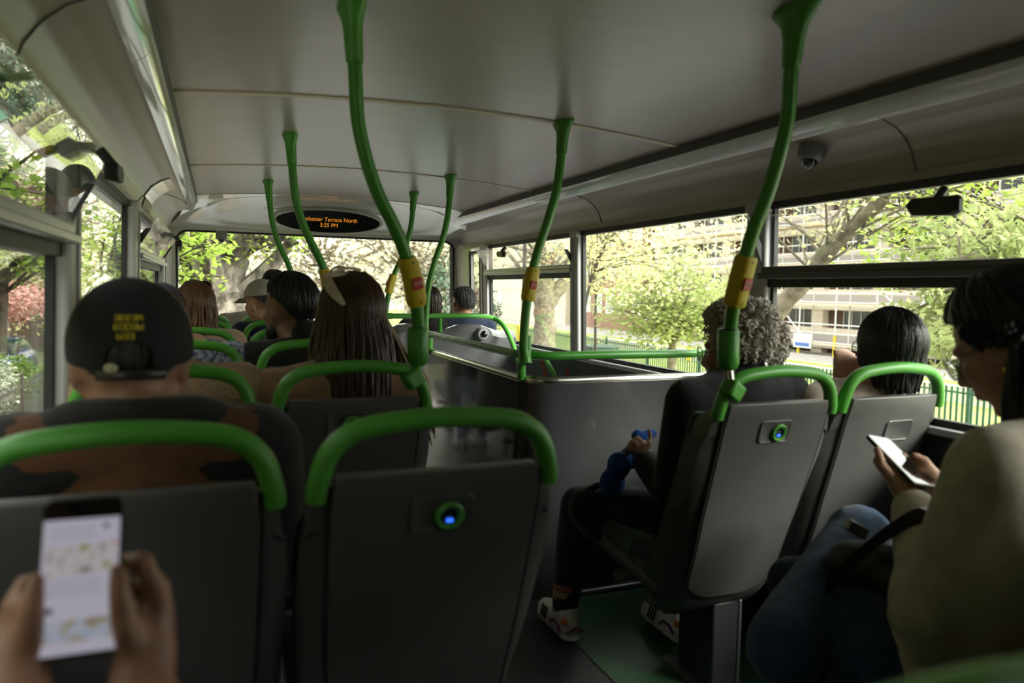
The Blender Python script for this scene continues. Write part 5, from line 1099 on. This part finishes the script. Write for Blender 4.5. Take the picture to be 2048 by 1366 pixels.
# ---- scaffolded block of flats
BANDC = mat('cream_band', (0.74, 0.68, 0.62), 0.8, noise=0.05, nscale=3); BRICKD = mat('dark_infill', (0.10, 0.055, 0.045), 0.8, noise=0.2, nscale=5); WINC = mat('dull_window', (0.035, 0.04, 0.04), 0.15); MESHN = mat('grey_debris_sheet', (0.46, 0.43, 0.43), 0.8); POLEM = mat('scaffold_tube', (0.72, 0.72, 0.74), 0.45); BOARD = mat('scaffold_boards', (0.72, 0.56, 0.44), 0.8)
BXX = 36.0; BY0, BY1 = 15.0, 56.0; FH = 2.45
zwin = [1.17+0.0]
bl = thing('apartment_block', 'long cream and dark block of flats behind white scaffolding', 'building', (40, 35, GZ))
zf = [-4.2+FH*i for i in range(8)]
m = MB(); m.box((BXX+0.6, BY0, GZ), (BXX+10, BY1, 15.5)); obj('wall', m, BRICKD, bl, smooth=False)
for i in range(1, 8):
    m = MB(); m.box((BXX, BY0, zf[i]-0.35), (BXX+0.7, BY1, zf[i]+0.95)); obj('floor_band', m, BANDC, bl, smooth=False)
    m = MB(); m.box((BXX-0.02, BY0, zf[i]+0.02), (BXX, BY1, zf[i]+0.62)); obj('balcony_sheet', m, MESHN, bl, smooth=False)
for j in range(9):
    y = BY0+2+j*4.7; m = MB(); m.box((BXX+0.1, y, GZ), (BXX+0.65, y+0.9, 15.4)); obj('column', m, BANDC, bl, smooth=False)
for i in range(1, 7):
    for j in range(8):
        y = BY0+3.3+j*4.7
        w_ = MB(); w_.box((BXX+0.52, y, zf[i]+0.95), (BXX+0.6, y+2.1, zf[i]+2.08)); o_ = obj('window', w_, WINC, bl, smooth=False)
        f_ = MB(); [f_.box((BXX+0.48, y+q, zf[i]+0.95), (BXX+0.54, y+q+0.06, zf[i]+2.08)) for q in (0, 0.7, 1.4, 2.04)]; obj('frame', f_, PILLAR, o_, smooth=False)
sc = thing('scaffolding', 'white tubular scaffolding across the front of the block of flats', 'scaffolding', (34.5, 35, GZ))
for j in range(14):
    y = BY0+0.6+j*2.9
    for x in (34.3, 35.4):
        m = MB(); m.tube([(x, y, GZ), (x, y, 15.4)], 0.045, 8); obj('standard', m, POLEM, sc)
    m = MB(); m.tube([(34.3, y, GZ), (34.3, y, GZ+1.3)], 0.09, 8); obj('foot_guard', m, YELLOW, sc)
for i in range(1, 8):
    for dz in (0.0, 0.55, 1.1):
        m = MB(); m.tube([(34.25, BY0, zf[i]+dz+0.15), (34.25, BY1-2, zf[i]+dz+0.15)], 0.038, 6); obj('ledger', m, POLEM, sc)
    m = MB(); m.box((34.2, BY0, zf[i]-0.02), (35.5, BY1-2, zf[i]+0.06)); obj('deck', m, BOARD, sc, smooth=False)
for j in range(4):
    y = BY0+2+j*9; m = MB(); m.tube([(34.2, y, zf[1]), (34.2, y+5.6, zf[3])], 0.04, 6); obj('brace', m, POLEM, sc)
sg = at(1605, 681, x=34.15); t_ = thing('scaffold_sign', 'white sign board with blue print hung on the scaffolding', 'sign', sg); m = MB(); m.box((34.12, sg.y-0.75, sg.z-0.45), (34.16, sg.y+0.75, sg.z+0.45)); obj('board', m, WHITE, t_, smooth=False)
m = MB(); m.box((34.10, sg.y-0.6, sg.z-0.35), (34.13, sg.y+0.6, sg.z-0.12)); obj('print', m, mat('sign_blue', (0.08, 0.16, 0.5), 0.5), t_, smooth=False)
# ---- brick block and stone block further along
def block(name, label, x, y0, y1, wall, h, wy, wz_, frame, n, fl, sill):
    t = thing(name, label, 'building', (x+4, (y0+y1)/2, GZ)); m = MB(); m.box((x, y0, GZ), (x+9, y1, h)); obj('wall', m, wall, t, smooth=False)
    for f in range(fl):
        z = GZ+1.6+f*3.3
        m = MB(); m.box((x-0.12, y0, z+2.2), (x, y1, z+2.5)); obj('string_course', m, sill, t, smooth=False)
        for j in range(n):
            y = y0+(y1-y0)*(j+0.5)/n
            m = MB(); m.box((x-0.05, y-wy/2, z), (x+0.02, y+wy/2, z+wz_)); o_ = obj('window', m, frame, t, smooth=False)
            m = MB(); [m.box((x-0.07, y-wy/2+0.1+q*(wy-0.1)/2, z+0.1+r*(wz_-0.1)/2), (x-0.04, y-wy/2+q*(wy-0.1)/2+(wy-0.1)/2, z+r*(wz_-0.1)/2+(wz_-0.1)/2)) for q in (0, 1) for r in (0, 1)]; obj('pane', m, mat('pane_grey', (0.45, 0.47, 0.46), 0.2), o_, smooth=False)
    return t
STONE = mat('cream_stone', (0.72, 0.64, 0.52), 0.85, noise=0.06, nscale=2)
BRICK = mat('brown_brick', (0.30, 0.17, 0.13), 0.9, noise=0.15, nscale=4)
block('brick_block', 'brown brick block with white windows behind the trees in the middle right window', 36, 57, 71.5, BRICK, 17, 1.6, 2.0, WHITE, 6, 5, STONE)
block('stone_block', 'cream stone building with white windows in the front right window', 35.5, 72, 112, STONE, 20, 2.0, 2.0, WHITE, 7, 5, STONE)
# ---- left-hand side gardens
for i in range(5):
    y0 = 11.0+i*3.0; t_ = thing('iron_railing', ['black iron railing panel by the left window, nearest', 'second black iron railing panel on the left', 'third black iron railing panel on the left', 'fourth black iron railing panel on the left', 'farthest black iron railing panel on the left'][i], 'railing', (-4.3, y0, GZ), 'iron railings on the left')
    m = MB(); m.box((-4.33, y0, GZ), (-4.27, y0+0.06, GZ+1.45)); obj('post', m, LAMPB, t_, smooth=False)
    m = MB(); [m.box((-4.32, y0, GZ+z), (-4.28, y0+3.0, GZ+z+0.04)) for z in (0.25, 1.15)]; obj('rails', m, LAMPB, t_, smooth=False)
    m = MB(); [m.tube([(-4.3, y0+0.13*j, GZ+0.1), (-4.3, y0+0.13*j, GZ+1.33)], [0.011, 0.007], 6) for j in range(1, 23)]; obj('pickets', m, LAMPB, t_, smooth=False)
bush('white-speckled green hedge behind the iron railing, left window', (-5.1, 18.5, -1.45), (0.7, 3.6, 1.0), 1500, 0.11, LEAF_W, name='hedge')
bush('deep green shrub in front of the iron railing, left window', (-3.85, 14.2, -1.75), (0.35, 1.3, 0.75), 500, 0.10, LEAF_D)
bush('deep green clipped hedge above the white-speckled hedge', (-6.0, 24.0, -1.6), (1.2, 3.0, 0.8), 900, 0.14, LEAF_D, name='hedge')
bush('pink flowering shrub in the left window', (-7.6, 31.0, 0.55), (1.9, 2.5, 0.75), 800, 0.2, LEAF_K)
bush('tall pale yellow hedge in the second left window', (-6.6, 46.0, 0.8), (2.4, 4.0, 3.0), 1100, 0.34, LEAF_P, name='hedge')
bush('dark leafy bush at eye level in the second left window', (-1.95, 13.5, 0.55), (0.45, 0.8, 0.42), 420, 0.12, LEAF_D)
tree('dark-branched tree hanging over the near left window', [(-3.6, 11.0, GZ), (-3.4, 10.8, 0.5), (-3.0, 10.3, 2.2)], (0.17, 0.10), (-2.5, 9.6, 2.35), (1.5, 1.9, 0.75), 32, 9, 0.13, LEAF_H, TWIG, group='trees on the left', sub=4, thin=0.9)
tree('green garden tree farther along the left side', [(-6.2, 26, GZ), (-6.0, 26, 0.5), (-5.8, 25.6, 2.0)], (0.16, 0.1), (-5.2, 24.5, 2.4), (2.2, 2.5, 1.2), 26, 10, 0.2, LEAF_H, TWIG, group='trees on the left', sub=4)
m = MB(); m.box((-16, -14, GZ), (-9.2, 60, 6.5)); t_ = thing('garden_house', 'dark brown terrace behind the pink shrub on the left', 'building', (-12, 40, GZ)); obj('wall', m, BRICKD, t_, smooth=False)  # terrace also runs unseen alongside the bus, added to block left sky light
m = MB(); m.box((-16.4, -14.4, 6.5), (-8.8, 60.4, 6.9)); obj('roof', m, STONE, t_, smooth=False)
for j in range(5):
    m = MB(); m.box((-9.2, 26+j*4, -0.6), (-9.14, 27.8+j*4, 0.9)); obj('window', m, WINC, t_, smooth=False)
# parked car
cr_ = thing('parked_car', 'blue car parked in the garden seen through the left window', 'car', (-7.9, 33.5, GZ))
sec = lambda y, w_, z0, z1, zb=0: [(-7.9+w_*math.copysign(abs(math.cos(a))**0.5, math.cos(a)), y, GZ+(z0+z1)/2+(z1-z0)/2*math.copysign(abs(math.sin(a))**0.6, math.sin(a))) for a in [2*math.pi*k/24 for k in range(24)]]
CARB = mat('car_blue', (0.05, 0.09, 0.28), 0.2, coat=1)
m = MB(); m.loft([sec(31.5, 0.75, 0.3, 0.7), sec(31.7, 0.85, 0.2, 0.85), sec(32.7, 0.88, 0.2, 0.95), sec(35.1, 0.88, 0.2, 0.98), sec(35.5, 0.8, 0.3, 0.9)]); obj('body', m, CARB, cr_)
m = MB(); m.loft([sec(32.4, 0.75, 0.85, 0.95), sec(33.0, 0.7, 0.85, 1.42), sec(34.4, 0.7, 0.85, 1.45), sec(35.3, 0.74, 0.85, 0.98)]); obj('cabin', m, WINC, cr_)
m = MB(); m.loft([sec(33.0, 0.68, 1.40, 1.46), sec(34.4, 0.68, 1.42, 1.49)]); obj('roof', m, CARB, cr_)
for x in (-8.75, -7.05):
    for y in (32.3, 34.8):
        m = MB(); m.tube([(x-0.1, y, GZ+0.32), (x+0.1, y, GZ+0.32)], 0.32, 20); obj('wheel', m, RUBBER, cr_)

for k, (x, y) in enumerate([(-5.6, 5.5), (-5.4, 0.5), (-5.8, -4.5)]):  # unseen trees put in to block sky light from the left windows
    tree('unseen tree added to shade the bus, %s the left window nearest the camera' % ['ahead of', 'level with', 'behind'][k], [(x, y, GZ), (x+0.1, y, 0.0), (x+0.2, y, 2.2)], (0.22, 0.14), (x+0.9, y, 2.5), (2.4, 2.6, 2.0), 40, 14, 0.24, LEAF_D, TWIG, group='trees on the left', sub=4)
